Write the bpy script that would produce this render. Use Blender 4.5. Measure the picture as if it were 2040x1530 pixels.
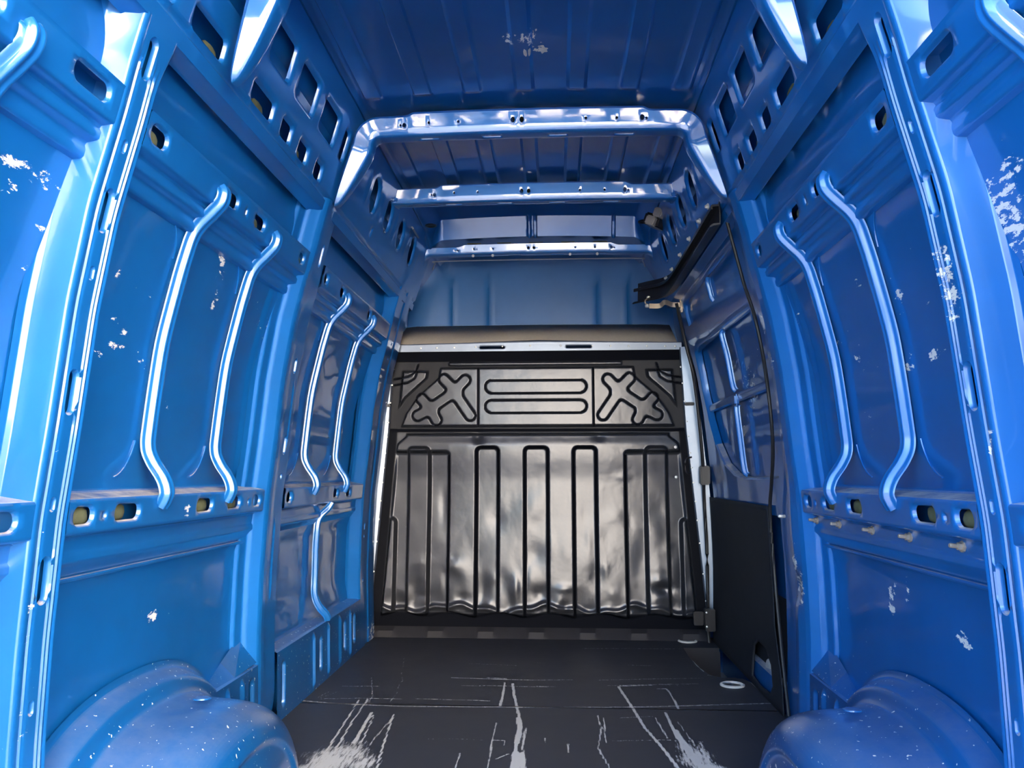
import bpy, bmesh, math, random
import numpy as np
from mathutils import Vector, Matrix
from mathutils.geometry import delaunay_2d_cdt
random.seed(7); rng = np.random.default_rng(7)
for o in list(bpy.data.objects): bpy.data.objects.remove(o)
SC = bpy.context.scene; COL = SC.collection
STROKES=[(0.0043,0.9,[(-0.904,2.978),(-0.786,2.953),(-0.687,2.94),(-0.492,2.926),(-0.302,2.931),(-0.001,2.942),(0.262,2.958),(0.45,2.975),(0.642,3.005),(0.912,3.045)]),(0.003,0.7,[(-0.823,3.002),(-0.668,3.018),(-0.511,3.02)]),(0.003,0.8,[(-0.453,3.024),(-0.314,3.019),(-0.168,3.014)]),(0.0032,0.7,[(-0.794,3.178),(-0.639,3.187)]),(0.0067,0.9,[(-0.358,3.334),(-0.227,3.326),(-0.12,3.316)]),(0.0055,0.8,[(-0.227,3.326),(-0.013,3.315),(0.157,3.332)]),(0.0036,0.7,[(0.263,3.331),(0.456,3.358),(0.715,3.389)]),(0.0089,0.7,[(-0.208,3.343),(-0.121,3.332)]),(0.0043,0.7,[(-0.3,3.214),(-0.165,3.222),(0.052,3.213)]),(0.0064,0.8,[(0.006,3.225),(0.083,3.222)]),(0.0044,0.7,[(0.3,3.249),(0.467,3.274),(0.678,3.301)]),(0.0087,0.8,[(0.351,3.245),(0.487,3.268)]),(0.0031,0.6,[(-0.31,3.577),(-0.182,3.567),(-0.089,3.554)]),(0.0031,0.7,[(0.414,3.592),(0.516,3.589)]),(0.0031,0.5,[(0.001,3.614),(0.036,3.607)]),(0.0039,0.7,[(0.219,3.909),(0.47,3.924),(0.724,3.928)]),(0.0026,0.4,[(-0.435,3.893),(-0.283,3.891),(-0.179,3.853)]),(0.0072,1,[(-0.127,3.269),(-0.121,3.09),(-0.122,2.948)]),(0.0094,1,[(-0.091,3.256),(-0.077,3.093),(-0.049,2.874),(-0.035,2.737),(-0.041,2.564),(-0.039,2.354)]),(0.0162,1,[(-0.046,2.817),(-0.035,2.71),(-0.038,2.564)]),(0.0225,1,[(-0.037,2.476),(-0.032,2.335)]),(0.0128,1,[(-0.018,2.477),(-0.009,2.337)]),(0.0051,0.9,[(-0.015,2.712),(-0.017,2.52),(-0.003,2.356)]),(0.0043,0.8,[(-0.119,2.758),(-0.119,2.559),(-0.114,2.35)]),(0.0049,0.8,[(-0.095,2.422),(-0.061,2.466)]),(0.0092,1,[(0.344,3.237),(0.374,2.958),(0.394,2.735),(0.428,2.546),(0.45,2.382)]),(0.0061,1,[(0.538,3.219),(0.545,3.043),(0.543,2.95)]),(0.0064,0.9,[(0.501,3.217),(0.538,3.219)]),(0.0052,0.8,[(0.238,2.862),(0.244,2.727),(0.223,2.534),(0.248,2.371)]),(0.0054,0.8,[(0.26,2.835),(0.25,2.581)]),(0.0088,1,[(0.488,2.794),(0.491,2.642),(0.501,2.465)]),(0.0153,1,[(0.494,2.716),(0.508,2.551),(0.524,2.387)]),(0.0093,0.9,[(0.487,2.905),(0.49,2.69)]),(0.0055,0.8,[(0.443,2.846),(0.457,2.64)]),(0.0035,0.7,[(0.517,2.806),(0.536,2.575),(0.57,2.428)]),(0.0025,0.6,[(0.317,2.838),(0.445,2.863)]),(0.0023,0.6,[(0.273,2.601),(0.438,2.62),(0.566,2.609)]),(0.0034,0.8,[(-0.122,2.587),(-0.08,2.585),(-0.077,2.539)]),(0.0022,0.5,[(-0.338,2.584),(-0.255,2.589),(-0.147,2.586)]),(0.0051,0.9,[(-0.5,2.83),(-0.47,2.539),(-0.444,2.33)]),(0.0054,0.9,[(-0.671,2.992),(-0.649,2.675),(-0.633,2.399)]),(0.0055,0.9,[(-0.64,3.006),(-0.629,2.728),(-0.607,2.442)]),(0.0043,0.8,[(-0.57,2.815),(-0.547,2.581),(-0.54,2.404)]),(0.0107,0.9,[(-0.586,2.843),(-0.574,2.654),(-0.567,2.533)]),(0.0036,0.7,[(-0.497,2.819),(-0.513,2.514)]),(0.0041,0.6,[(-0.702,3.314),(-0.635,3.06),(-0.625,2.962)]),(0.0031,0.5,[(-0.573,3.322),(-0.547,3.099),(-0.548,2.967)]),(0.0026,0.6,[(-0.842,3.014),(-0.822,3.097)]),(0.0026,0.6,[(-0.827,3.015),(-0.788,3.099)]),(0.0028,0.5,[(-0.633,3.673),(-0.59,3.403),(-0.551,3.245)]),(0.0032,0.7,[(-0.214,2.465),(-0.209,2.344)]),(0.0066,0.8,[(0.556,2.599),(0.554,2.388)]),(0.0052,0.7,[(0.051,2.616),(0.053,2.57)]),(0.0051,0.7,[(0.128,2.565),(0.128,2.485)]),(0.0055,0.9,[(0.726,3.938),(0.727,3.802),(0.728,3.638),(0.74,3.497)]),(0.0044,0.8,[(0.746,3.439),(0.888,3.407),(0.907,3.315),(0.914,3.15)]),(0.0087,0.8,[(0.905,3.345),(0.914,3.185)]),(0.0053,0.6,[(-0.912,4.136),(-0.916,3.921),(-0.935,3.757)])]
BLOBS=[(-0.596,2.381,0.092,0.126,1),(-0.567,2.445,0.079,0.11,0.9),(-0.608,2.321,0.089,0.058,1),(-0.499,2.366,0.053,0.081,0.9),(0.516,2.466,0.054,0.109,1),(0.539,2.388,0.06,0.056,1),(0.5,2.55,0.029,0.093,0.8),(0.591,3.274,0.062,0.023,0.5),(-0.029,2.394,0.021,0.104,0.9)]
WEAR_R=[(1.286,1.503,-0.035,-0.003,-0.004,-0.011,0.5),(1.282,1.428,-0.029,-0.002,-0.001,-0.007,0.5),(1.295,1.389,-0.033,0.003,-0.011,-0.018,0.9),(1.349,1.364,-0.059,0.006,-0.011,-0.018,1.0),(1.389,1.322,-0.057,0.004,-0.012,-0.024,1.0),(1.346,1.298,-0.05,-0.017,0.02,-0.049,0.9),(1.4,1.239,-0.054,-0.015,0.017,-0.043,0.6),(1.403,1.183,-0.028,-0.007,0.016,-0.053,0.4),(2.574,1.385,-0.128,-0.004,-0.015,-0.018,1.0),(2.613,1.366,-0.097,-0.019,0.019,-0.028,0.8),(1.967,1.361,-0.025,-0.014,0.01,-0.003,0.9),(1.683,1.13,-0.028,0.007,-0.01,-0.01,1.0),(1.829,1.117,-0.025,0.011,-0.015,-0.007,0.7),(1.789,1.279,-0.023,-0.005,0.008,-0.015,0.6),(1.661,1.243,-0.025,-0.006,0.003,-0.008,0.5),(1.809,1.527,-0.019,-0.007,0.003,-0.005,0.9),(2.192,1.241,-0.025,-0.004,0.005,-0.009,0.7),(2.085,1.18,-0.015,-0.002,0.003,-0.007,0.8),(1.717,1.326,-0.083,-0.023,0.019,-0.042,0.25),(2.006,1.188,-0.166,-0.027,0.027,-0.077,0.2),(2.02,1.017,-0.073,-0.005,0.018,-0.052,0.2),(2.642,1.471,-0.119,-0.028,0.029,-0.03,0.4)]
WEAR_R2=[(2.047,0.565,-0.018,0.003,0.006,-0.033,0.9),(1.96,0.578,-0.012,0.002,0.006,-0.031,0.8),(2.063,0.518,-0.018,0.003,0.001,-0.01,0.9),(1.714,0.511,-0.015,0.008,-0.02,-0.013,1.0),(2.315,0.354,-0.21,0.048,0.004,-0.085,0.2),(1.834,0.575,-0.137,0.023,0.012,-0.07,0.2)]
WEAR_L=[(1.256,1.42,0.052,0.003,-0.003,-0.013,1.0),(1.33,1.421,0.037,0.001,-0.003,-0.01,0.9),(1.251,1.38,0.017,0.002,-0.001,-0.009,0.9),(1.351,1.339,0.018,-0.002,-0.003,-0.006,0.6),(2.035,1.5,0.017,0.004,0.02,-0.06,1.0),(2.071,1.362,0.015,0.003,0.003,-0.028,0.9),(1.634,1.152,0.055,0.013,0.003,-0.008,1.0),(1.751,1.301,0.055,-0.019,-0.004,-0.003,1.0),(1.668,1.21,0.077,-0.031,-0.005,-0.004,0.9),(1.782,1.144,0.044,-0.026,-0.007,-0.004,0.9),(1.946,1.034,0.039,-0.035,-0.008,-0.002,0.7),(1.34,1.263,0.008,0.002,0.002,-0.004,1.0),(1.613,1.317,0.008,0.002,0.003,-0.009,0.9),(2.444,1.345,0.04,0.008,0.015,-0.032,0.6),(2.33,1.406,0.072,0.016,0.015,-0.03,0.4),(2.235,0.332,0.014,-0.003,0.001,-0.006,0.5)]
WEAR_L2=[(1.952,0.502,0.04,-0.013,-0.003,-0.008,1.0),(2.079,0.763,0.018,-0.003,-0.004,-0.019,1.0),(1.822,0.453,0.044,-0.01,0.001,-0.012,0.3),(2.226,0.42,0.292,-0.058,0.01,-0.088,0.12)]
WEAR_P=[(1.441,1.232,-0.023,-0.006,0.017,-0.045,1.0),(1.438,1.193,-0.026,-0.006,0.009,-0.027,1.0),(1.464,1.268,-0.021,-0.006,0.009,-0.023,0.9),(1.428,1.307,-0.017,-0.005,0.014,-0.035,0.6),(1.405,1.101,-0.01,-0.002,0.016,-0.053,0.4),(1.392,0.926,-0.008,-0.0,0.009,-0.022,0.9),(1.448,1.343,-0.013,-0.004,0.016,-0.035,0.4)]
WEAR_P2=[(2.914,0.468,-0.065,0.009,0.005,-0.026,0.9),(2.79,0.468,-0.083,0.012,0.006,-0.032,0.9),(2.766,0.437,-0.071,0.011,0.002,-0.021,0.7),(2.647,1.401,-0.078,-0.016,0.016,-0.022,0.8),(2.685,1.3,-0.057,-0.009,0.024,-0.033,0.7),(2.813,0.308,-0.082,0.017,0.003,-0.138,0.25)]

# ------------------------------------------------------------------ camera
cam = bpy.data.cameras.new('camera'); co = bpy.data.objects.new('camera', cam); COL.objects.link(co)
FPX, CX, CY = 1500.0, 1020.0, 765.0
yv = Vector(((1108-CX)/FPX, (CY-943)/FPX, -1)).normalized()
zv = Vector((0, -yv.z, yv.y)).normalized()
xv = yv.cross(zv)
co.matrix_world = Matrix.Translation((0.095, 0, 0.87)) @ Matrix((xv, yv, zv)).to_4x4()
cam.sensor_fit = 'HORIZONTAL'; cam.sensor_width = 36; cam.lens = 36*FPX/2040
cam.clip_start = 0.02; cam.clip_end = 500
SC.camera = co

# ------------------------------------------------------------------ sky, sun, exposure
w = bpy.data.worlds.new('world'); SC.world = w; w.use_nodes = True
nt = w.node_tree; bgn = nt.nodes['Background']
sky = nt.nodes.new('ShaderNodeTexSky'); sky.sky_type = 'NISHITA'; sky.sun_disc = False
sky.sun_elevation = math.radians(30); sky.sun_rotation = math.radians(-18)
sky.air_density = 1.0; sky.dust_density = 2.5; sky.ozone_density = 1.0
nt.links.new(sky.outputs[0], bgn.inputs[0]); bgn.inputs[1].default_value = 0.30
sun = bpy.data.lights.new('sun', 'SUN'); sun.energy = 8.0; sun.angle = math.radians(.6); sun.color = (1, .95, .87)
so = bpy.data.objects.new('sun', sun); COL.objects.link(so)
so.rotation_euler = Vector((0.28, -0.85, -0.50)).to_track_quat('-Z', 'Y').to_euler()
SC.view_settings.view_transform = 'Standard'; SC.view_settings.look = 'None'
SC.view_settings.gamma = 1; SC.view_settings.use_curve_mapping = False
SC.view_settings.exposure = 2.62

# ------------------------------------------------------------------ materials
def nodes(name):
    m = bpy.data.materials.new(name); m.use_nodes = True
    return m, m.node_tree, m.node_tree.nodes['Principled BSDF']
def tex(nt, kind, scale, detail=3, rough=.6, vec=None, **kw):
    n = nt.nodes.new(kind); n.inputs['Scale'].default_value = scale
    if 'Detail' in n.inputs: n.inputs['Detail'].default_value = detail
    if 'Roughness' in n.inputs: n.inputs['Roughness'].default_value = rough
    if vec is not None: nt.links.new(vec, n.inputs['Vector'])
    return n
def ramp(nt, src, stops):
    r = nt.nodes.new('ShaderNodeValToRGB'); e = r.color_ramp.elements
    e[0].position, e[0].color = stops[0]; e[1].position, e[1].color = stops[-1]
    for p, c in stops[1:-1]: x = e.new(p); x.color = c
    nt.links.new(src, r.inputs[0]); return r.outputs[0]
def g(v): return (v, v, v, 1)
def mixc(nt, fac, a, b):
    m = nt.nodes.new('ShaderNodeMix'); m.data_type = 'RGBA'
    for s, i in ((fac, 0), (a, 6), (b, 7)):
        if hasattr(s, 'links'): nt.links.new(s, m.inputs[i])
        else: m.inputs[i].default_value = s
    return m.outputs[2]
def mth(nt, op, a, b=0.0, clamp=False):
    m = nt.nodes.new('ShaderNodeMath'); m.operation = op; m.use_clamp = clamp
    for i, s in enumerate((a, b)):
        if hasattr(s, 'links'): nt.links.new(s, m.inputs[i])
        else: m.inputs[i].default_value = s
    return m.outputs[0]
def mapping(nt, scale, rot=(0, 0, 0)):
    t = nt.nodes.new('ShaderNodeTexCoord'); mp = nt.nodes.new('ShaderNodeMapping')
    mp.inputs['Scale'].default_value = scale; mp.inputs['Rotation'].default_value = rot
    nt.links.new(t.outputs['Object'], mp.inputs[0]); return mp.outputs[0]

def paint_mat(name, col, metallic=.35, rough=.38, coat=1.0, ior=1.6, coat_rough=.06, wave=.0015, dust=.5, chips=.0):
    m, nt, b = nodes(name)
    v = mapping(nt, (1, 1, 1))
    n1 = tex(nt, 'ShaderNodeTexNoise', 2.2, 4, vec=v)
    base = mixc(nt, ramp(nt, n1.outputs[0], [(.35, g(0)), (.7, g(1))]), (*[c*.88 for c in col], 1), (*[min(1, c*1.1) for c in col], 1))
    # light dust: lies on everything that faces up, thin haze elsewhere
    geo = nt.nodes.new('ShaderNodeNewGeometry'); sep = nt.nodes.new('ShaderNodeSeparateXYZ')
    nt.links.new(geo.outputs['True Normal'], sep.inputs[0])
    nd = tex(nt, 'ShaderNodeTexNoise', 14, 5, .7, vec=v)
    up = ramp(nt, sep.outputs[2], [(.55, g(0)), (.9, g(1))])
    dn = ramp(nt, nd.outputs[0], [(.25, g(.25)), (.6, g(1))])
    du = mth(nt, 'MULTIPLY', mth(nt, 'MULTIPLY', up, dn), dust)
    c2 = mixc(nt, du, base, (.60, .54, .46, 1))
    nh = tex(nt, 'ShaderNodeTexNoise', 5, 6, .75, vec=v)
    c3 = mixc(nt, mth(nt, 'MULTIPLY', ramp(nt, nh.outputs[0], [(.5, g(0)), (.8, g(1))]), .015), c2, (.35, .38, .42, 1))
    # chips and glue marks, where the surface is marked as worn
    at = nt.nodes.new('ShaderNodeAttribute'); at.attribute_name = 'wear'
    vs = mapping(nt, (1.0, .45, 1.0), (.7, 0, 0))
    s1 = tex(nt, 'ShaderNodeTexNoise', 62, 7, .68, vec=vs)
    thr = mth(nt, 'SUBTRACT', .74, mth(nt, 'MULTIPLY', mth(nt, 'MINIMUM', mth(nt, 'MULTIPLY', at.outputs['Fac'], 1.25), 1.0), .245))
    f1 = mth(nt, 'MULTIPLY', mth(nt, 'SUBTRACT', s1.outputs[0], thr), 40, True)
    if chips > 0:
        s2 = tex(nt, 'ShaderNodeTexNoise', 95, 2, .4, vec=v)
        f1 = mth(nt, 'MAXIMUM', f1, mth(nt, 'MULTIPLY', mth(nt, 'SUBTRACT', s2.outputs[0], .80-chips*.1), 40, True))
    c4 = mixc(nt, f1, c3, (.72, .74, .74, 1))
    nt.links.new(c4, b.inputs['Base Color'])
    b.inputs['Coat IOR'].default_value = ior
    inv = mth(nt, 'SUBTRACT', 1, mth(nt, 'MAXIMUM', f1, du), True)
    nt.links.new(mth(nt, 'MULTIPLY', inv, metallic), b.inputs['Metallic'])
    nt.links.new(mth(nt, 'MULTIPLY', inv, coat), b.inputs['Coat Weight'])
    nr = tex(nt, 'ShaderNodeTexNoise', 9, 4, vec=v)
    b.inputs['Roughness'].default_value = rough
    nt.links.new(mth(nt, 'ADD', mth(nt, 'MULTIPLY', nr.outputs[0], coat_rough*1.2), coat_rough*.5), b.inputs['Coat Roughness'])
    if wave:
        bp = nt.nodes.new('ShaderNodeBump'); bp.inputs['Strength'].default_value = 1; bp.inputs['Distance'].default_value = wave
        nw = tex(nt, 'ShaderNodeTexNoise', 5, 2, .4, vec=v); nt.links.new(nw.outputs[0], bp.inputs['Height'])
        nt.links.new(bp.outputs[0], b.inputs['Normal']); nt.links.new(bp.outputs[0], b.inputs['Coat Normal'])
    return m
BLUE = (.004, .140, .48)
M = {}
M['blue'] = paint_mat('blue_paint', BLUE, wave=.003, metallic=.25, ior=1.55)
M['bluef'] = paint_mat('blue_frame_paint', (.005, .150, .51), wave=.001, dust=.95, metallic=.22, coat_rough=.07, ior=1.55)
M['bow'] = paint_mat('blue_bow_paint', (.005, .150, .51), wave=0, metallic=.3, coat_rough=.05, ior=2.1)
M['arch'] = paint_mat('worn_blue_paint', (.006, .140, .46), wave=.004, coat_rough=.16, dust=.13, chips=.9)
M['front'] = paint_mat('blue_paint_shaded', (.001, .095, .31), wave=.001, coat=.08, coat_rough=.2, metallic=.1)  # same blue paint, darkened in colour to stand for the shade up front
M['bluer'] = paint_mat('blue_roof_paint', (.004, .120, .42), wave=.002, coat_rough=.10)

def simple(name, col, rough, metallic=0, coat=0, noise=.15, scale=30, bump=0, spec=.5, bscale=200):
    m, nt, b = nodes(name); v = mapping(nt, (1, 1, 1))
    n = tex(nt, 'ShaderNodeTexNoise', scale, 5, vec=v)
    nt.links.new(mixc(nt, n.outputs[0], (*[c*(1-noise) for c in col], 1), (*[min(1, c*(1+noise)) for c in col], 1)), b.inputs['Base Color'])
    b.inputs['Roughness'].default_value = rough; b.inputs['Metallic'].default_value = metallic
    b.inputs['Coat Weight'].default_value = coat; b.inputs['Specular IOR Level'].default_value = spec
    if bump:
        bp = nt.nodes.new('ShaderNodeBump'); bp.inputs['Distance'].default_value = bump
        nb = tex(nt, 'ShaderNodeTexNoise', bscale, 3, vec=v); nt.links.new(nb.outputs[0], bp.inputs['Height']); nt.links.new(bp.outputs[0], b.inputs['Normal'])
    return m
M['foam'] = simple('olive_foam', (.085, .095, .05), .8, noise=.6, scale=40)
M['dark'] = simple('black_plastic', (.018, .018, .022), .38, noise=.3)
M['rubber'] = simple('black_rubber', (.012, .012, .014), .5)
M['zinc'] = simple('zinc_steel', (.72, .71, .68), .3, metallic=.35)
M['bronze'] = simple('yellow_zinc_steel', (.50, .42, .33), .35, metallic=.6)
M['galv'] = simple('primer_metal', (.20, .24, .31), .35, metallic=.6, noise=.12, scale=8)
M['felt'] = simple('grey_felt', (.34, .31, .27), .95, noise=.15, scale=60, bump=.002)
M['fibre'] = simple('dark_fibreboard', (.022, .023, .030), .6, noise=.35, scale=9, spec=.3)
M['lamp'] = simple('grey_lamp_plastic', (.34, .32, .30), .3)
M['ground'] = simple('pale_concrete', (.20, .20, .20), .85, noise=.2, scale=2)
M['render'] = simple('cream_render', (.82, .75, .65), .9, noise=.08, scale=1.5)
M['white'] = simple('mottled_white', (.55, .56, .55), .6, noise=.3, scale=80)

def bulk_mat():
    m, nt, b = nodes('anthracite_liner'); v = mapping(nt, (1, 1, 1))
    n = tex(nt, 'ShaderNodeTexNoise', 6, 6, .7, vec=v)
    vs = mapping(nt, (.6, 1, 3.0))
    s = tex(nt, 'ShaderNodeTexNoise', 26, 7, .75, vec=vs)
    c = mixc(nt, n.outputs[0], (.030, .035, .046, 1), (.066, .070, .082, 1))
    c = mixc(nt, ramp(nt, s.outputs[0], [(.68, g(0)), (.76, g(.25))]), c, (.3, .3, .3, 1))
    at = nt.nodes.new('ShaderNodeAttribute'); at.attribute_name = 'shade_and_bands'  # colour mask: shade painted on rib walls and grooves, plus dark edge bands
    c = mixc(nt, mth(nt, 'MULTIPLY', at.outputs['Fac'], 1.3, True), c, (.007, .008, .012, 1))
    nt.links.new(c, b.inputs['Base Color'])
    nt.links.new(mth(nt, 'SUBTRACT', .5, mth(nt, 'MULTIPLY', at.outputs['Fac'], .62), True), b.inputs['Specular IOR Level'])
    nt.links.new(mth(nt, 'SUBTRACT', .5, mth(nt, 'MULTIPLY', at.outputs['Fac'], .65), True), b.inputs['Metallic'])
    nt.links.new(mth(nt, 'ADD', mth(nt, 'ADD', .15, mth(nt, 'MULTIPLY', n.outputs[0], .16)), mth(nt, 'MULTIPLY', at.outputs['Fac'], .3)), b.inputs['Roughness'])
    bp = nt.nodes.new('ShaderNodeBump'); bp.inputs['Distance'].default_value = .0025
    nb = tex(nt, 'ShaderNodeTexNoise', 7, 3, .5, vec=v); nt.links.new(nb.outputs[0], bp.inputs['Height']); nt.links.new(bp.outputs[0], b.inputs['Normal'])
    return m
M['bulk'] = bulk_mat()
def floor_mat():
    m, nt, b = nodes('black_plywood_film'); v = mapping(nt, (1, 1, 1))
    n = tex(nt, 'ShaderNodeTexNoise', 5, 6, .7, vec=v)
    c = mixc(nt, n.outputs[0], (.018, .021, .031, 1), (.048, .054, .070, 1))
    b.inputs['Specular IOR Level'].default_value = .32
    at = nt.nodes.new('ShaderNodeAttribute'); at.attribute_name = 'scratch'
    s = tex(nt, 'ShaderNodeTexNoise', 70, 6, .7, vec=mapping(nt, (1.6, .22, 1)))
    f = mth(nt, 'MULTIPLY', mth(nt, 'SUBTRACT', mth(nt, 'ADD', mth(nt, 'MULTIPLY', at.outputs['Fac'], .62), mth(nt, 'MULTIPLY', s.outputs[0], 1.0)), .78), 6, True)
    s2 = tex(nt, 'ShaderNodeTexNoise', 30, 8, .8, vec=mapping(nt, (.5, 5, 1)))
    f2 = mth(nt, 'MULTIPLY', mth(nt, 'SUBTRACT', s2.outputs[0], .71), 6, True)
    f = mth(nt, 'MAXIMUM', f, mth(nt, 'MULTIPLY', f2, .35))
    nt.links.new(mixc(nt, f, c, (.50, .53, .55, 1)), b.inputs['Base Color'])
    nt.links.new(mth(nt, 'ADD', .36, mth(nt, 'MULTIPLY', n.outputs[0], .22)), b.inputs['Roughness'])
    return m
M['floor'] = floor_mat()

# ------------------------------------------------------------------ object helpers
def props(o, label=None, cat=None, group=None, kind=None):
    if label: o['label'] = label
    if cat: o['category'] = cat
    if group: o['group'] = group
    if kind: o['kind'] = kind
    return o
def empty(name, loc=(0, 0, 0), **k):
    o = bpy.data.objects.new(name, None); COL.objects.link(o); o.location = loc; o.empty_display_size = .05
    return props(o, **k)
def link(name, me, mat, parent=None, sharp=35, thick=0, **k):
    o = bpy.data.objects.new(name, me); COL.objects.link(o)
    if mat is not None: me.materials.append(M[mat])
    if sharp:
        me.polygons.foreach_set('use_smooth', [True]*len(me.polygons)); me.set_sharp_from_angle(angle=math.radians(sharp))
    if parent is not None:
        o.parent = parent; o.matrix_parent_inverse = Matrix.Translation(-Vector(parent.location)) if parent.type == 'EMPTY' else Matrix.Identity(4)
    if thick:
        md = o.modifiers.new('sheet', 'SOLIDIFY'); md.thickness = thick; md.offset = 0
    return props(o, **k)
def mesh(name, V, Fc, mat, parent=None, **k):
    me = bpy.data.meshes.new(name); me.from_pydata([tuple(map(float, v)) for v in V], [], [tuple(int(i) for i in f) for f in Fc]); me.update()
    return link(name, me, mat, parent, **k)

# ------------------------------------------------------------------ wall profile
PZ = [-.4, 0, .35, .55, .78, .95, 1.2, 1.4, 1.6, 1.7, 1.82, 2.15, 2.3]
PX = [.88, .885, .897, .895, .885, .867, .845, .815, .768, .748, .718, .612, .564]
_z = np.arange(-.4, 2.3, .005); _x = np.interp(_z, PZ, PX); _k = np.ones(13)/13
_x = np.convolve(np.pad(_x, 6, 'edge'), _k, 'valid')
def hw(z): return np.interp(z, _z, _x)
def ss(a, b, x):
    t = np.clip((np.asarray(x, float)-a)/(b-a), 0, 1); return t*t*(3-2*t)
def wmap(side):
    def f(y, z, off):
        return np.stack([side*(hw(z)+off), y, z], -1)
    return f
def rrect(yc, zc, a, b, r, shear=0, n=5):
    r = min(r, a/2-1e-4, b/2-1e-4); P = []
    for cx, cy, a0 in ((a/2-r, b/2-r, 0), (-a/2+r, b/2-r, 90), (-a/2+r, -b/2+r, 180), (a/2-r, -b/2+r, 270)):
        for i in range(n+1):
            t = math.radians(a0+90*i/n); P.append((cx+r*math.cos(t), cy+r*math.sin(t)))
    return [(yc+p[0]+shear*p[1], zc+p[1]) for p in P]
def box_hole(y0, y1, z0, z1, r=.012, shear=0): return rrect((y0+y1)/2, (z0+z1)/2, y1-y0, z1-z0, r, shear)
def circ(y, z, r, n=12): return [(y+r*math.cos(2*math.pi*i/n), z+r*math.sin(2*math.pi*i/n)) for i in range(n)]
def inside(P, poly):
    x, y = P[:, 0], P[:, 1]; c = np.zeros(len(P), bool); q = np.asarray(poly); j = len(q)-1
    for i in range(len(q)):
        a, b = q[i], q[j]
        m = ((a[1] > y) != (b[1] > y)) & (x < (b[0]-a[0])*(y-a[1])/(b[1]-a[1]+1e-15)+a[0]); c ^= m; j = i
    return c
def grow(poly, d):
    q = np.asarray(poly); c = q.mean(0); n = len(q); out = []
    for i in range(n):
        t = q[(i+1) % n]-q[i-1]; t = t/(np.linalg.norm(t)+1e-9); nr = np.array([t[1], -t[0]])
        out.append(q[i]+nr*d)
    return np.array(out)
def press(name, us, vs, fn, mp, mat, parent=None, holes=(), rim=.006, roll=.008, outline=None, wear=None, flip=False, attr='wear', **k):
    """pressed sheet over the grid us x vs; fn(u,v) gives the offset, mp(u,v,off) the point; holes get rolled rims"""
    us = np.asarray(us, float); vs = np.asarray(vs, float)
    U, V = np.meshgrid(us, vs); P = np.stack([U.ravel(), V.ravel()], 1)
    if not len(holes) and outline is None:
        nu, nv = len(us), len(vs); idx = np.arange(nu*nv).reshape(nv, nu)
        F = np.stack([idx[:-1, :-1], idx[:-1, 1:], idx[1:, 1:], idx[1:, :-1]], -1).reshape(-1, 4); extra = None
    else:
        pts = []; edges = []; tags = []
        keep = np.ones(len(P), bool)
        loops = []
        for h in holes:
            rr = h[1] if isinstance(h, tuple) and isinstance(h[1], (int, float)) and not isinstance(h[0], (int, float)) and len(h) == 2 and isinstance(h[0], list) else rim
            hp = h[0] if rr is not rim else h
            hp = np.asarray(hp)
            a = 0.5*np.sum(hp[:, 0]*np.roll(hp[:, 1], -1)-np.roll(hp[:, 0], -1)*hp[:, 1])
            if a < 0: hp = hp[::-1]
            g1 = grow(hp, rr*.5); g2 = grow(hp, rr)
            loops += [(hp, roll), (g1, roll*.25), (g2, 0.0)]
            lo, hi = g2.min(0)-.003, g2.max(0)+.003
            cand = np.where((P[:, 0] > lo[0]) & (P[:, 0] < hi[0]) & (P[:, 1] > lo[1]) & (P[:, 1] < hi[1]))[0]
            if len(cand): keep[cand[inside(P[cand], grow(hp, rr+.002))]] = False
        if outline is not None:
            ol = np.asarray(outline); keep &= inside(P, ol); loops.append((ol, 0.0))
        P = P[keep]; allp = [tuple(p) for p in P]; tg = [0.0]*len(allp)
        for lp, r in loops:
            s = len(allp); n = len(lp)
            allp += [tuple(p) for p in lp]; tg += [r]*n; edges += [(s+i, s+(i+1) % n) for i in range(n)]
        res = delaunay_2d_cdt([Vector(p) for p in allp], edges, [], 0, 1e-5)
        P = np.array([tuple(v) for v in res[0]]); extra = np.array([tg[o[0]] if o else 0.0 for o in res[3]])
        F = np.array([tuple(f) for f in res[2]]); cen = P[F].mean(1); ok = np.ones(len(F), bool)
        for h in holes:
            hp = h[0] if (isinstance(h, tuple) and len(h) == 2 and isinstance(h[0], list)) else h
            ok &= ~inside(cen, hp)
        if outline is not None: ok &= inside(cen, outline)
        F = F[ok]
    off = fn(P[:, 0], P[:, 1])
    if extra is not None: off = off+extra
    X = mp(P[:, 0], P[:, 1], off)
    me = bpy.data.meshes.new(name)
    me.from_pydata(X.tolist(), [], F.tolist()); me.update()
    if wear is not None:
        a = me.attributes.new(attr, 'FLOAT', 'POINT'); a.data.foreach_set('value', wear(P[:, 0], P[:, 1]).astype(np.float32))
    return link(name, me, mat, parent, **k)
def blobs(L):
    def f(u, v):
        r = np.zeros(len(u))
        for (y, z, ay, az, by, bz, i) in L:
            det = ay*bz-az*by
            if abs(det) < 1e-7: continue
            p = ((u-y)*bz-(v-z)*by)/det; q = ((v-z)*ay-(u-y)*az)/det
            r = np.maximum(r, i*np.exp(-(p*p+q*q)*.42))
        return r
    return f
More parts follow.
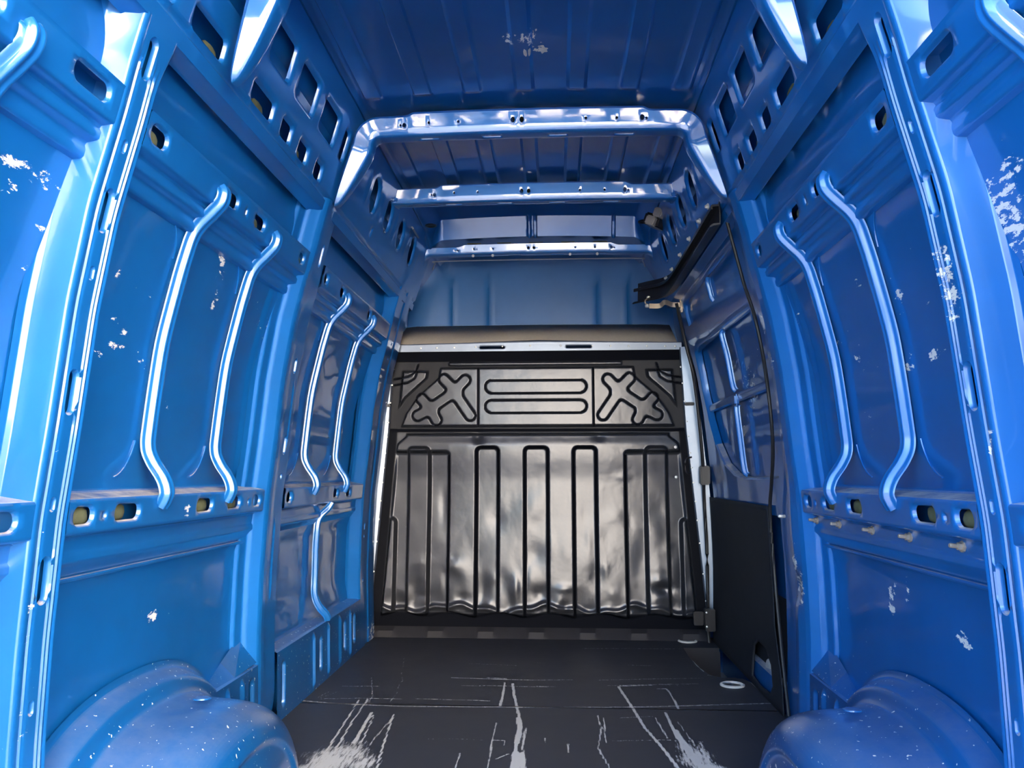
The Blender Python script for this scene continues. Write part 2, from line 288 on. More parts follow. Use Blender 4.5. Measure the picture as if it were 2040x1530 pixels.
def sweep(name, path, sec, mat, parent=None, closed=False, up=None, scales=None, caps=True, **k):
    """section (a,b) swept along 3D path; a lies across, b along the given up direction"""
    P = [Vector(p) for p in path]; V = []; n = len(sec)
    for i, p in enumerate(P):
        t = (P[min(i+1, len(P)-1)]-P[max(i-1, 0)]).normalized()
        u = Vector(up(i) if callable(up) else (up or (0, 0, 1))); a = t.cross(u).normalized(); b = a.cross(t).normalized()
        s = scales[i] if scales else (1, 1)
        for q in sec: V.append(p+a*q[0]*s[0]+b*q[1]*s[1])
    F = []
    m = n if closed else n-1
    for i in range(len(P)-1):
        for j in range(m): F.append((i*n+j, i*n+(j+1) % n, (i+1)*n+(j+1) % n, (i+1)*n+j))
    if closed and caps: F += [tuple(range(n))[::-1], tuple((len(P)-1)*n+j for j in range(n))]
    return mesh(name, V, F, mat, parent, **k)
def tube(name, path, r, mat, parent=None, n=8, **k):
    return sweep(name, path, [(r*math.cos(2*math.pi*i/n), r*math.sin(2*math.pi*i/n)) for i in range(n)], mat, parent, closed=True, **k)
def smooth_path(pts, n=6):
    P = [Vector(p) for p in pts]; out = []
    for i in range(len(P)-1):
        p0, p1, p2, p3 = P[max(i-1, 0)], P[i], P[i+1], P[min(i+2, len(P)-1)]
        for j in range(n):
            t = j/n; out.append(.5*((2*p1)+(p2-p0)*t+(2*p0-5*p1+4*p2-p3)*t*t+(-p0+3*p1-3*p2+p3)*t**3))
    out.append(P[-1]); return out
def bevbox(name, c, s, mat, parent=None, bev=.004, rot=None, seg=2, **k):
    bm = bmesh.new(); bmesh.ops.create_cube(bm, size=1)
    for v in bm.verts: v.co = Vector((v.co.x*s[0], v.co.y*s[1], v.co.z*s[2]))
    bmesh.ops.bevel(bm, geom=bm.edges[:], offset=bev, segments=seg, affect='EDGES')
    R = rot or Matrix.Identity(3)
    for v in bm.verts: v.co = R @ v.co + Vector(c)
    me = bpy.data.meshes.new(name); bm.to_mesh(me); bm.free()
    return link(name, me, mat, parent, **k)
def lathe(name, prof, c, axis, mat, parent=None, n=14, **k):
    q = Vector((0, 0, 1)).rotation_difference(Vector(axis)); V = []; F = []
    for r, h in prof:
        for i in range(n): V.append(Vector(c)+q @ Vector((r*math.cos(2*math.pi*i/n), r*math.sin(2*math.pi*i/n), h)))
    for j in range(len(prof)-1):
        for i in range(n): F.append((j*n+i, j*n+(i+1) % n, (j+1)*n+(i+1) % n, (j+1)*n+i))
    F += [tuple(range(n))[::-1], tuple((len(prof)-1)*n+i for i in range(n))]
    return mesh(name, V, F, mat, parent, **k)
def blob(name, c, s, mat, parent, seed=0, **k):
    bm = bmesh.new(); bmesh.ops.create_icosphere(bm, subdivisions=2, radius=1); r = random.Random(seed)
    for v in bm.verts:
        d = v.co.normalized(); f = 1+.12*math.sin(3*d.x+seed)+.1*math.cos(4*d.y+2*d.z+seed)
        v.co = Vector((c[0]+d.x*s[0]*f, c[1]+math.copysign(abs(d.y)**.7, d.y)*s[1], c[2]+math.copysign(abs(d.z)**.7, d.z)*s[2]))
    me = bpy.data.meshes.new(name); bm.to_mesh(me); bm.free(); return link(name, me, mat, parent, **k)
def ar(a, b, step): return np.linspace(a, b, max(2, int(round((b-a)/step))+1))
def sgrid(*brk):
    """grid with finer steps: (start, end, step), ..."""
    out = []
    for a, b, s in brk: out += list(ar(a, b, s))
    return np.unique(np.round(out, 5))

# ------------------------------------------------------------------ outdoors behind the open rear doors
def plane_box(name, c, s, mat, **k): return bevbox(name, c, s, mat, bev=.02, seg=1, **k)
plane_box('ground', (0, 0, -.95), (90, 90, .3), 'ground', kind='structure', label='pale concrete yard the van stands on')
bl = empty('reflection_building', (9, -11, -.8), label='unseen cream rendered block added behind the van to be reflected in its paint', kind='structure')
bevbox('wall', (10.5, -12.5, 6.6), (23, 3, 14.8), 'render', bl, bev=.02, seg=1)  # out of view; placed and sized to throw cream reflections into the bows
for i in range(4):
    for j in range(3): bevbox('window', (6.4+i*4.0, -11.0, 1.8+j*4.2), (1.1, .1, 1.4), 'dark', bl, bev=.02, seg=1)
bevbox('roof', (10.5, -12.5, 14.1), (23.6, 3.8, .3), 'fibre', bl, bev=.05, seg=1)
# ------------------------------------------------------------------ outer body
t = empty('trim_1', (0, 2.6, 0), kind='structure', label='outer body shell of the van')
for nm, c, s in (('outer_panel', (-1.04, 2.6, 1), (.02, 3.8, 2.7)), ('outer_panel', (1.04, 2.6, 1), (.02, 3.8, 2.7)),
                 ('outer_roof', (0, 2.6, 2.35), (2.1, 3.8, .02)), ('outer_front', (0, 4.5, 1), (2.1, .02, 2.7)), ('underbody', (0, 2.6, -.26), (2.1, 3.8, .02))):
    bevbox(nm, c, s, 'bluef', t, bev=.005, seg=1)
# rear closing edges between inner and outer skins
for s in (-1, 1):
    Vv = []; zs = np.linspace(-.25, 2.32, 40)
    for z in zs: Vv += [(s*(hw(z)+.075), .72, z), (s*1.035, .70, z)]
    mesh('rear_edge', Vv, [(2*i, 2*i+1, 2*i+3, 2*i+2) for i in range(39)], 'bluef', t)

# rear door frame round the opening
for s in (-1, 1):
    bevbox('rear_frame', (s*.905, .66, .9), (.25, .10, 2.3), 'bluef', t, bev=.03)
bevbox('rear_frame', (0, .66, 2.25), (2.0, .10, .24), 'bluef', t, bev=.03)
# ------------------------------------------------------------------ floor
fl = empty('floor', (0, 2.5, 0), kind='structure', label='black plywood load floor with long pale scratches')
def stroke_field(X, Y):
    r = np.zeros(len(X))
    for wd, it, pts in STROKES:
        wd = max(wd, .006)*1.15; lo = np.min(pts, 0)-wd*2; hi = np.max(pts, 0)+wd*2
        idx = np.where((X > lo[0]) & (X < hi[0]) & (Y > lo[1]) & (Y < hi[1]))[0]
        if not len(idx): continue
        x, y = X[idx], Y[idx]; d = np.full(len(idx), 9.)
        for (a, b), (c, e) in zip(pts[:-1], pts[1:]):
            L2 = (c-a)**2+(e-b)**2; tt = np.clip(((x-a)*(c-a)+(y-b)*(e-b))/L2, 0, 1)
            d = np.minimum(d, np.hypot(x-a-tt*(c-a), y-b-tt*(e-b)))
        r[idx] = np.maximum(r[idx], it*np.clip(1.6-d/(wd*.5), 0, 1))
    for x, y, a, b, i in BLOBS:
        q = ((X-x)/a)**2+((Y-y)/b)**2; r = np.maximum(r, i*.85*np.exp(-q*.7))
    return r
NOTCH = [(.905, 3.96), (.726, 3.95), (.722, 3.76), (.735, 3.55), (.757, 3.44), (.80, 3.40), (.884, 3.39), (.91, 3.31), (.925, 3.15), (.925, 3.05)]
def fmap(x, y, off): return np.stack([x, y, off], -1)
zero = lambda a, b: np.zeros(len(a))
press('floor_board', ar(-.95, .925, .006), ar(1.0, 2.944, .006), zero, fmap, 'floor', fl, wear=stroke_field, attr='scratch', sharp=0, thick=.0)
ol = [(-.93, 2.952), (.925, 2.952), (.925, 3.05)]+NOTCH[::-1][1:]+[(.92, 3.97), (.92, 4.2), (-.93, 4.2)]
press('floor_board', ar(-.93, .92, .006), ar(2.952, 4.2, .006), zero, fmap, 'floor', fl, outline=ol, wear=stroke_field, attr='scratch', sharp=0)
bevbox('floor_board', (0, .9, -.004), (1.75, .2, .008), 'floor', fl, bev=.001)
# the boards' cut edge round the step well, the sunken step and its kerb
Vv = []
for x, y in NOTCH: Vv += [(x, y, 0), (x, y, -.02)]
mesh('board_edge', Vv, [(2*i, 2*i+1, 2*i+3, 2*i+2) for i in range(len(NOTCH)-1)], 'fibre', fl, sharp=0)
bevbox('step_tread', (.86, 3.5, -.20), (.34, 1.3, .02), 'dark', fl, bev=.004)
Vv = []
for x, y in NOTCH: Vv += [(x+.004, y, -.018), (x+.004, y, -.20)]
mesh('step_riser', Vv, [(2*i, 2*i+1, 2*i+3, 2*i+2) for i in range(len(NOTCH)-1)], 'fibre', fl, sharp=0)
bevbox('subfloor', (0, 2.4, -.03), (1.44, 3.6, .02), 'bluef', fl, bev=.003)
bevbox('subfloor', (0, 1.9, -.031), (1.86, 2.2, .02), 'bluef', fl, bev=.003)
bevbox('subfloor', (-.8, 3.4, -.032), (.3, 1.8, .02), 'bluef', fl, bev=.003)
def ring(x, y, lab, sx=1.0):
    e = empty('lashing_ring', (x, y, 0), label=lab, cat='lashing ring', group='recessed lashing rings in the floor')
    prof = [(.050, .0005), (.050, .006), (.043, .009), (.038, .006), (.036, .001)]
    V = []; F = []; n = 28
    for r, h in prof:
        for i in range(n): a = 2*math.pi*i/n; V.append((x+r*math.cos(a), y+r*math.sin(a)*.9, h))
    for j in range(len(prof)-1):
        for i in range(n): F.append((j*n+i, j*n+(i+1) % n, (j+1)*n+(i+1) % n, (j+1)*n+i))
    mesh('rim', V, F, 'white', e)
    lathe('cup', [(.036, .0012), (.03, .0008), (.001, .0006)], (x, y, 0), (0, 0, 1), 'dark', e)
    tube('ring', [(x-.02+.022*math.cos(a), y+.022*math.sin(a), .005) for a in np.linspace(0, 2*math.pi, 20)], .0025, 'galv', e, n=6)
ring(.772, 4.10, 'pale rimmed lashing ring beside the bulkhead at the far end of the step well')
ring(.815, 3.28, 'pale rimmed lashing ring on the near side of the step well')
ring(.79, 2.50, 'lashing ring half hidden beside the right wheel arch')
bevbox('step_kerb', (.835, 4.015, -.010), (.16, .03, .012), 'fibre', fl, bev=.003)

# ------------------------------------------------------------------ roof
def roof_off(x, y):
    z = 2.20-.018*(x/.6)**2
    rib = np.zeros_like(x)
    for c in (-.537, -.363, -.187, -.006, .174, .355, .535):
        rib = np.maximum(rib, ss(.034, .026, np.abs(x-c)))
    live = ss(3.50, 3.44, y)*(1-ss(2.47, 2.50, y)*ss(2.66, 2.63, y))
    z = z-rib*.009*live
    z = z-.010*ss(.585, .60, np.abs(x))*(1-ss(.60, .62, np.abs(x)))
    dome = ss(.60, .53, np.abs(x))
    z = z+.085*ss(3.42, 3.60, y)*dome-.105*dome*np.clip((y-4.025)/.040, 0, 1)-.055*(1-dome)*ss(3.9, 4.1, y)
    # twin short beads in the middle and a shallow one to the right of the front roof
    for c in (-.045, -.012, .42):
        z = z-.030*ss(.012, .005, np.abs(x-c))*ss(4.0, 4.03, y)*ss(4.075, 4.05, y)
    z = z-.13*ss(.60, .72, np.abs(x))
    return z
press('ceiling', sgrid((-.72, .72, .006)), sgrid((.75, 3.6, .03), (2.44, 2.70, .01), (3.4, 4.44, .012), (4.01, 4.08, .003)), roof_off,
      lambda x, y, o: np.stack([x, y, o], -1), 'bluer', kind='structure', label='blue sheet metal roof with long pressed ribs', thick=.0,
      wear=blobs([(.02, 2.17, .03, 0, 0, .03, 1), (-.045, 2.17, .012, 0, 0, .03, 1), (-.02, 2.15, .01, 0, 0, .02, .8)]))

def splat(cx, cy, r, k, sx=1, sy=1, seed=0):  # small irregular pale marks just under the roof skin
    rr = random.Random(seed); n = 22; V = []; 
    for i in range(n):
        a = 2*math.pi*i/n; q = r*(1+.35*math.sin(k*a+seed)*rr.uniform(.4, 1))
        x, y = cx+q*sx*math.cos(a), cy+q*sy*math.sin(a); V.append((x, y, float(roof_off(np.array([x]), np.array([y]))[0])-.0015))
    V.append((cx, cy, float(roof_off(np.array([cx]), np.array([cy]))[0])-.003))
    mesh('pale_mark', V, [(i, (i+1) % n, n) for i in range(n)], 'white', bpy.data.objects['ceiling'], sharp=0)
splat(.006, 2.238, .013, 2, .35, 1.9, 1); splat(.020, 2.235, .012, 2, .3, 2.2, 2); splat(.040, 2.238, .008, 4, 1, 1, 3); splat(.062, 2.238, .015, 6, 1, 1.2, 4); splat(.058, 2.218, .006, 3, 1.6, .8, 5)
# ------------------------------------------------------------------ roof bows
def bow(Y, tipz, tipx, cx, ztop, lab, depth=.062, wy=.05, corner=.09, legs=True, holes=True, y0=None):
    e = empty('roof_bow', (0, Y, ztop), label=lab, cat='roof bow', group='blue metal bows across the roof')
    # centre line of the bow in x,z (outer line, against the roof)
    pts = []
    if legs:
        dz = ztop-.03-tipz
        for t in np.linspace(0, 1, 14): pts.append((tipx+(cx-tipx)*t, tipz+(ztop-corner-tipz)*t))
        a0 = math.atan2(-(cx-tipx), ztop-corner-tipz)
        for t in np.linspace(0.1, 1, 9):
            a = t*math.pi/2; pts.append((cx+corner*(1-math.cos(a)), ztop-corner+corner*math.sin(a)))
        x1 = cx+corner
    else:
        x1 = cx; pts.append((x1, ztop))
    for t in np.linspace(.05, .95, 38): pts.append((x1+(-2*x1)*t, ztop+.006*math.sin(math.pi*t)))
    L = list(pts); k = len([p for p in pts if p[0] <= x1+1e-6])
    L += [(-p[0], p[1]) for p in pts[:k][::-1]]
    L = np.array(L); seg = np.r_[0, np.cumsum(np.hypot(*np.diff(L, axis=0).T))]; tot = seg[-1]
    tang = np.gradient(L, axis=0); tang /= np.linalg.norm(tang, axis=1)[:, None]
    nor = np.stack([tang[:, 1], -tang[:, 0]], 1)      # towards the inside
    leg = .22
    def mp(s, u, off):
        x = np.interp(s, seg, L[:, 0]); z = np.interp(s, seg, L[:, 1])
        nx = np.interp(s, seg, nor[:, 0]); nz = np.interp(s, seg, nor[:, 1]); q = np.hypot(nx, nz); nx, nz = nx/q, nz/q
        e_ = np.minimum(s, tot-s)
        tp = (np.clip(e_/leg, 0, 1)**.55 if legs else np.ones_like(s))
        su = [0, .010, .016, .062, .072, .078, .115, .127, .150, .162]
        yy = np.array([-.068, -.058, -.0553, -.0414, -.036, -.028, .012, .022, .034, .048])*(wy/.05)
        dd = np.array([0, .001, .004, .90, .97, 1.0, 1.0, .95, .03, 0])
        y = Y+np.interp(u, su, yy)*(0.30+.70*tp if legs else 1.0); d = np.interp(u, su, dd)*depth*tp
        step = 0.012*ss(.44, .41, np.abs(x)) if True else 0
        z = z+step*(np.interp(u, su, [1, 1, 1, 0, 0, 0, 0, 0, 1, 1]))
        return np.stack([x+nx*(d-off), y, z+nz*(d-off)], -1)
    H = []
    if holes:
        mid = tot/2
        for hx, r in ((-.46, .004), (-.447, .007), (-.357, .004), (-.25, .004), (-.052, .0075), (-.02, .0075), (.21, .004), (.32, .004), (.41, .0075), (.425, .004)):
            H.append(circ(mid+hx, .040, r, 10))
        for hx in (-.33, -.1, .14, .38):
            H.append(rrect(mid+hx-.03, .098, .07, .010, .005))
    ug = np.array([0, .005, .010, .013, .016, .030, .046, .062, .067, .072, .078, .09, .103, .115, .121, .127, .138, .150, .156, .162])
    press('bow_rail', sgrid((0, .4, .01), (.4, tot-.4, .02), (tot-.4, tot, .01)), ug, zero, mp, 'bow', e, holes=H, rim=.0025, roll=.004, sharp=50, thick=0)
    # pale foam pads between bow and roof skin
    for i, hx in enumerate((-.36, -.19, -.01, .17, .35)):
        bevbox('foam_pad', (hx, Y+.01, ztop+.022), (.09, .05, .03), 'foam', e, bev=.006)
    return e
b1 = bow(1.68, 1.80, -.675, -.605, 2.147, 'nearest blue roof bow, only its two curved legs in view at the top')
b2 = bow(2.62, 1.835, -.705, -.625, 2.147, 'second blue roof bow from the rear doors, wide, with curved legs and punched holes')
b3 = bow(3.30, 1.9, -.65, -.645, 2.145, 'straight blue roof bow without legs, between the second bow and the front header', legs=False, wy=.045)
b4 = bow(4.12, 1.915, -.735, -.675, 2.125, 'front blue header bow framing the partition panel above the bulkhead', depth=.04, wy=.04, corner=.07)
for x in (-.635, .635): 
    bevbox('end_bracket', (x, 3.30, 2.118), (.045, .10, .06), 'bluef', b3, bev=.008)
for hx in (-.36, -.25, .18, .33):
    lathe('bolt', [(.008, 0), (.008, .006), (.004, .009)], (hx, 4.075, 2.078), (0, -1, -.5), 'zinc', b4, n=8)
tube('trim_edge', smooth_path([(-.60, 4.15, 2.02), (-.585, 4.15, 2.058), (-.55, 4.15, 2.070), (0, 4.15, 2.073), (.55, 4.15, 2.07), (.585, 4.15, 2.058), (.60, 4.15, 2.02)], 5), .004, 'galv', b4, n=6)

# ------------------------------------------------------------------ walls: outer skins
WALL = {}
def skin_off(y, z):
    o = .055+.020*ss(.78, .86, z)-.022*ss(1.15, 1.55, z)*ss(1.85, 1.70, z)
    o = o-.020*ss(1.86, 2.0, z)
    o = o+.010*ss(.66, .60, z)*ss(.25, .35, z)
    for c, h in ((1.555, 1), (2.40, -1), (2.80, 1)):         # stepped frames beside the pillars
        o = o-.007*ss(0, .010, h*(c-y))*ss(.12, .11, np.abs(y-c))*ss(.86, .90, z)*ss(1.50, 1.46, z)
    return o
for side, nm, lab in ((-1, 'wall_left', 'left blue outer skin of the load bay'), (1, 'wall_right', 'right blue outer skin of the load bay')):
    L = (WEAR_L+WEAR_L2) if side < 0 else ([(*q[:6], min(1, q[6]*1.4)) for q in WEAR_R]+WEAR_R2)
    e = empty(nm, (side*.95, 2.4, 0), kind='structure', label=lab); WALL[side] = e
    for a, b in ((.74, 1.43), (1.43, 2.64), (2.64, 4.45)) if side < 0 else ((.74, 1.43), (1.43, 2.76)):
        press('skin_panel', ar(a, b, .012), sgrid((-.04, 2.2, .02), (.76, .9, .008), (1.44, 1.52, .01)), skin_off, wmap(side), 'blue', e, wear=blobs(L))
    if side > 0:
        press('skin_panel', ar(2.74, 4.45, .03), ar(1.50, 2.2, .02), skin_off, wmap(side), 'blue', e)

# ------------------------------------------------------------------ pillars (drawn along u, the developed width)
def pillar(name, side, table, z0, z1, lab, holes=(), groove=None, flare=None, wear=None, mat='bluef', extra=None):
    tu, ty, to = np.array(table).T
    def mp(u, z, off):
        y = np.interp(u, tu, ty); o = np.interp(u, tu, to)+off
        if flare is not None: y = y+flare(u, z)
        if extra is not None: o = o+extra(u, z)
        return np.stack([side*(hw(z)+o), y, z], -1)
    fn = (lambda u, z: groove(u, z)) if groove else zero
    brk = np.unique(np.concatenate([ar(tu[0], tu[-1], .004), tu]))
    brk = brk[np.r_[True, np.diff(brk) > .0012]]
    return press(name, brk, ar(z0, z1, .016), fn, mp, mat, None, holes=holes, rim=.004, roll=.012,
                 wear=wear, sharp=42, label=lab, cat='pillar')
TP1 = [(0, 1.338, .072), (.05, 1.353, .070), (.062, 1.362, .062), (.115, 1.376, .004), (.119, 1.380, .0005), (.1225, 1.384, -.001), (.127, 1.390, -.001), (.131, 1.395, 0),
       (.215, 1.476, 0), (.222, 1.481, .006), (.255, 1.492, .050), (.262, 1.50, .066), (.285, 1.525, .069)]
def gro1(u, z):
    o = np.zeros(len(u))
    for c in (.1365, .146, .185, .197, .207):
        o += .0042*ss(.0035, 0, np.abs(u-c))
    slot = np.zeros(len(z))
    return o*ss(1.74, 1.70, z)
H1 = [rrect(.165, zc, .024, h, .0119, n=6) for zc, h in ((1.725, .085), (1.40, .085), (1.03, .085), (.665, .085))]
H1 += [rrect(.163, zc, .008, .022, .004) for zc in (1.535, 1.27, .81, .43)]
def fl1(u, z): return .055*ss(.18, .262, u)*ss(1.60, 1.82, z)**2-.04*ss(.12, .0, u)*ss(1.62, 1.82, z)**2
for s, lab in ((-1, 'nearest left blue pillar with five pressed grooves and oval slots'), (1, 'nearest right blue pillar, grooved and slotted, paint chipped white at mid height')):
    p = pillar('body_pillar', s, TP1, -.03, 1.80, lab, H1, gro1, fl1, wear=(blobs([(y-1.26, *r) for y, *r in WEAR_P]) if s > 0 else blobs([(.17, .86+.55, .02, 0, 0, .05, .45), (.14, .5, .02, 0, 0, .3, .35)])))
    props(p, group='body pillars')
    press('inner_web', ar(1.385, 1.475, .03), ar(.4, 1.79, .05), lambda y, z: np.full(len(y), .026), wmap(s), 'bluef', p)
TP2 = [(0, 2.415, .070), (.03, 2.445, .062), (.045, 2.455, .050), (.085, 2.490, .045), (.10, 2.500, .030), (.13, 2.525, .004), (.137, 2.532, .0),
       (.150, 2.545, -.003), (.175, 2.570, -.003), (.190, 2.585, .004), (.215, 2.61, .005), (.295, 2.690, .005), (.303, 2.697, .010), (.335, 2.71, .045), (.36, 2.73, .069)]
def gro2(u, z):
    o = -.004*ss(.006, .001, np.abs(u-.235))*ss(.42, .45, z)*ss(.72, .69, z)
    o += -.004*ss(.006, .001, np.abs(u-.262))*ss(.95, .98, z)*ss(1.2, 1.17, z)
    o += -.004*ss(.007, .001, np.abs(u-.230))*ss(1.18, 1.2, z)*ss(.80, .83, z)*0
    return o
H2 = [rrect(.245, 1.255, .016, .05, .0079), rrect(.245, .97, .016, .06, .0079), rrect(.24, 1.66, .02, .08, .0099), rrect(.25, .86, .008, .014, .004)]
def ex2(u, z): return .018*ss(.12, -.02, z)*ss(.12, .16, u)-.008*ss(1.52, 1.70, z)*ss(.30, .2, u)*ss(.12, .16, u)
def fl2(u, z): return -.03*ss(.24, .36, u)*ss(1.50, 1.7, z)*0
pillar('body_pillar', -1, TP2, -.02, 1.84, 'middle left blue pillar between the two ribbed bays', H2, gro2, fl2, wear=blobs([(.16, .3, .01, 0, 0, .3, .3)]), extra=ex2)['group'] = 'body pillars'
TP2R = [(0, 2.415, .070), (.03, 2.445, .062), (.045, 2.455, .050), (.085, 2.490, .045), (.10, 2.500, .030), (.13, 2.525, .003), (.137, 2.532, .0),
       (.150, 2.545, -.003), (.19, 2.585, -.006), (.225, 2.62, -.003), (.25, 2.645, .012), (.262, 2.656, .022), (.30, 2.69, .028), (.35, 2.745, .032), (.37, 2.765, .05), (.38, 2.77, .08)]
def ex2r(u, z):
    return -.010*ss(.9, .7, z)*ss(.13, .2, u)*ss(.30, .24, u)+.020*np.exp(-((z-.50)/.05)**2)*ss(.26, .22, u)*ss(.15, .2, u)+.02*ss(.12, -.02, z)*ss(.12, .16, u)
H2R = [rrect(.325, 1.33, .014, .10, .0069), rrect(.322, .74, .016, .10, .0079), rrect(.315, .93, .012, .05, .0059), rrect(.32, 1.62, .014, .08, .0069)]
pillar('body_pillar', 1, TP2R, -.02, 1.84, 'right blue pillar at the sliding door, rounded and dented low down', H2R, None, fl2,
       wear=blobs([(.20, .56, .02, 0, 0, .05, 1), (.17, .50, .02, 0, 0, .05, .8), (.235, .52, .012, 0, 0, .06, .9), (.22, 1.38, .02, 0, 0, .04, .8), (.20, 1.24, .03, 0, 0, .03, .6), (.19, .3, .03, 0, 0, .2, .3)]), extra=ex2r)['group'] = 'body pillars'
TP3 = [(0, 3.76, .070), (.03, 3.79, .065), (.045, 3.80, .055), (.085, 3.835, .004), (.09, 3.84, 0), (.17, 3.92, 0), (.18, 3.93, .006), (.24, 3.99, .006), (.25, 4.0, 0), (.31, 4.06, -.002), (.37, 4.12, 0), (.41, 4.17, .02)]
pillar('body_pillar', -1, TP3, -.02, 1.86, 'left front blue pillar beside the black bulkhead', [rrect(.14, .60, .014, .03, .0069), circ(.14, .55, .005), circ(.14, .33, .007), circ(.2, 1.64, .005), circ(.2, 1.56, .005), circ(.2, 1.48, .005)], None, None,
       wear=blobs([(.33, .02, .06, 0, 0, .06, 1)]))['group'] = 'body pillars'
for zc in (.735, .74):
    lathe('bolt', [(.006, 0), (.006, .02), (.003, .024)], (.897, 2.735, zc-.015), (-1, -.1, 0), 'zinc', bpy.data.objects['body_pillar.003'] if 'body_pillar.003' in bpy.data.objects else None, n=8) if zc == .735 else None

# ------------------------------------------------------------------ cant rails (pierced panels between wall and roof)
def cant(side, y0, y1, holes, lab, grooves=(), bay3=False):
    def off(y, z):
        o = .008*ss(.012, .004, np.abs(z-1.842))-.004*ss(.01, .003, np.abs(z-1.945))*0
        o = o+.04*ss(1.795, 1.785, z)
        for gy, gz0, gz1 in grooves:
            yy = gy-.35*(z-(gz0+gz1)/2)*0
            o = o-.006*ss(.014, .004, np.abs(y-yy))*ss(gz0, gz0+.02, z)*ss(gz1, gz1-.02, z)
        return o
    return press('cant_rail', ar(y0, y1, .02), sgrid((1.783, 1.80, .004), (1.80, 2.17, .014), (1.825, 1.86, .005)), off, wmap(side), 'bluef', None, holes=holes, rim=.007, roll=.012, sharp=50, label=lab, cat='roof side rail', group='pierced rails along the roof edge')
def cant_holes():
    H = []
    for a, b in ((.95, 1.10), (1.16, 1.32), (1.38, 1.54), (1.60, 1.62+.14), (1.86, 2.0), (2.065, 2.21), (2.28, 2.43), (2.505, 2.555)):
        H.append(box_hole(a, b, 1.985, 2.085, .014, shear=-.10))
    for a, b in ((.90, 1.06), (1.12, 1.28), (1.34, 1.44), (1.52, 1.675), (1.845, 1.99), (2.055, 2.135), (2.20, 2.285), (2.36, 2.43)):
        H.append(box_hole(a, b, 1.86, 1.91, .012, shear=-.15))
    return H
HB3 = [rrect(yc, 2.025, .105, .13, .05, -.25) for yc in (3.0, 3.255, 3.52, 3.80)]+[rrect(3.10, 1.90, .01, .03, .005)]
gb3 = [(2.89, 1.96, 2.09), (3.125, 1.95, 2.08), (3.39, 1.95, 2.08), (3.66, 1.95, 2.08), (3.93, 1.96, 2.08)]
cant(-1, .76, 2.69, cant_holes(), 'left pierced roof side rail with two rows of slanted openings')
cant(1, .76, 2.69, cant_holes(), 'right pierced roof side rail with two rows of slanted openings')
cant(-1, 2.692, 4.2, HB3, 'left front roof side rail with four tall rounded slots', gb3)
cant(1, 2.692, 4.2, HB3, 'right front roof side rail above the black door track', gb3)
crails = {(-1, 0): bpy.data.objects['cant_rail'], (1, 0): bpy.data.objects['cant_rail.001'], (-1, 1): bpy.data.objects['cant_rail.002'], (1, 1): bpy.data.objects['cant_rail.003']}
for s in (-1, 1):
    for i, (y, z) in enumerate(((1.66, 1.875), (1.95, 1.88), (2.40, 1.875), (1.53, 2.0), (2.25, 1.88))):
        blob('foam_pad', (s*(hw(z)+.035), y, z), (.012, .035 if i != 2 else .03, .022), 'foam', crails[(s, 0)], i)

# ------------------------------------------------------------------ longitudinal rails
def rail(side, y0, y1, prof, holes, name, lab, grp, pads, off_extra=None, wear=None, e=None):
    tv = np.array(prof)                                         # v, z, off
    def mp(y, v, off):
        z = np.interp(v, tv[:, 0], tv[:, 1]); o = np.interp(v, tv[:, 0], tv[:, 2])+off
        return np.stack([side*(hw(z)+o), y, z], -1)
    vg = np.unique(np.concatenate([ar(tv[0, 0], tv[-1, 0], .008), tv[:, 0]])); vg = vg[np.r_[True, np.diff(vg) > .0012]]
    o = press('rail_face', ar(y0, y1, .02), vg, zero, mp, 'bluef', e, holes=holes, rim=.0055, roll=.010, sharp=50, wear=wear)
    for i, (y, z) in enumerate(pads): blob('foam_pad', (side*(hw(z)+.028), y, z), (.014, .026, .02), 'foam', e, i+3)
    return o
# lower: v measured downwards from the skin over the ledge and the face
PL = [(0, .838, .072), (.008, .832, .068), (.012, .828, .064), (.070, .817, .004), (.076, .812, .0), (.140, .748, .0), (.146, .744, .004), (.170, .738, .028), (.176, .734, .032), (.205, .705, .034), (.212, .698, .030), (.225, .685, .030), (.235, .676, .038), (.262, .655, .052)]
vL = lambda z: .076+(.812-z)
def hl(a, b, z0=.765, z1=.800, r=.016): return box_hole(a, b, vL(z1), vL(z0), r)
for s in (-1, 1):
    e = empty('lower_side_rail', (s*.9, 2.0, .78), label=('left' if s < 0 else 'right')+' waist-height blue side rail with rectangular openings'+(' and a dusty ledge' if s < 0 else ' and five bolts below'), cat='side rail', group='long rails on the side walls')
    spans = [(.76, 1.378, [(1.20, 1.335), (.95, 1.08)], [(1.25, .782)]), (1.478, 2.50, [(1.50, 1.565), (1.645, 1.745), (2.03, 2.125), (2.225, 2.315), (2.415, 2.475)], [(1.69, .782), (2.10, .78), (2.29, .78), (1.55, .78)])]
    if s < 0: spans.append((2.70, 3.80, [(2.70+.02, 2.775), (3.30, 3.375), (3.50, 3.585)], []))
    for a, b, hs, pads in spans:
        H = [hl(p, q) for p, q in hs]
        if a > 1 and a < 2: H += [rrect(1.605, vL(.78), .008, .012, .004), rrect(2.375, vL(.78), .006, .01, .003)]
        rail(s, a, b, PL, H, '', '', '', pads, e=e, wear=blobs([(1.97, vL(.775), .012, 0, 0, .02, 1)]) if s < 0 else None)
    if s > 0:
        for y in (1.61, 1.84, 2.05, 2.28, 2.47):
            lathe('bolt', [(.012, -.002), (.012, .002), (.008, .003), (.008, .010), (.005, .011), (.005, .024), (.004, .026)], (hw(.72)+.031, y, .722), (-1, 0, .1), 'bronze', e, n=8, label='yellow zinc bolt with washer')
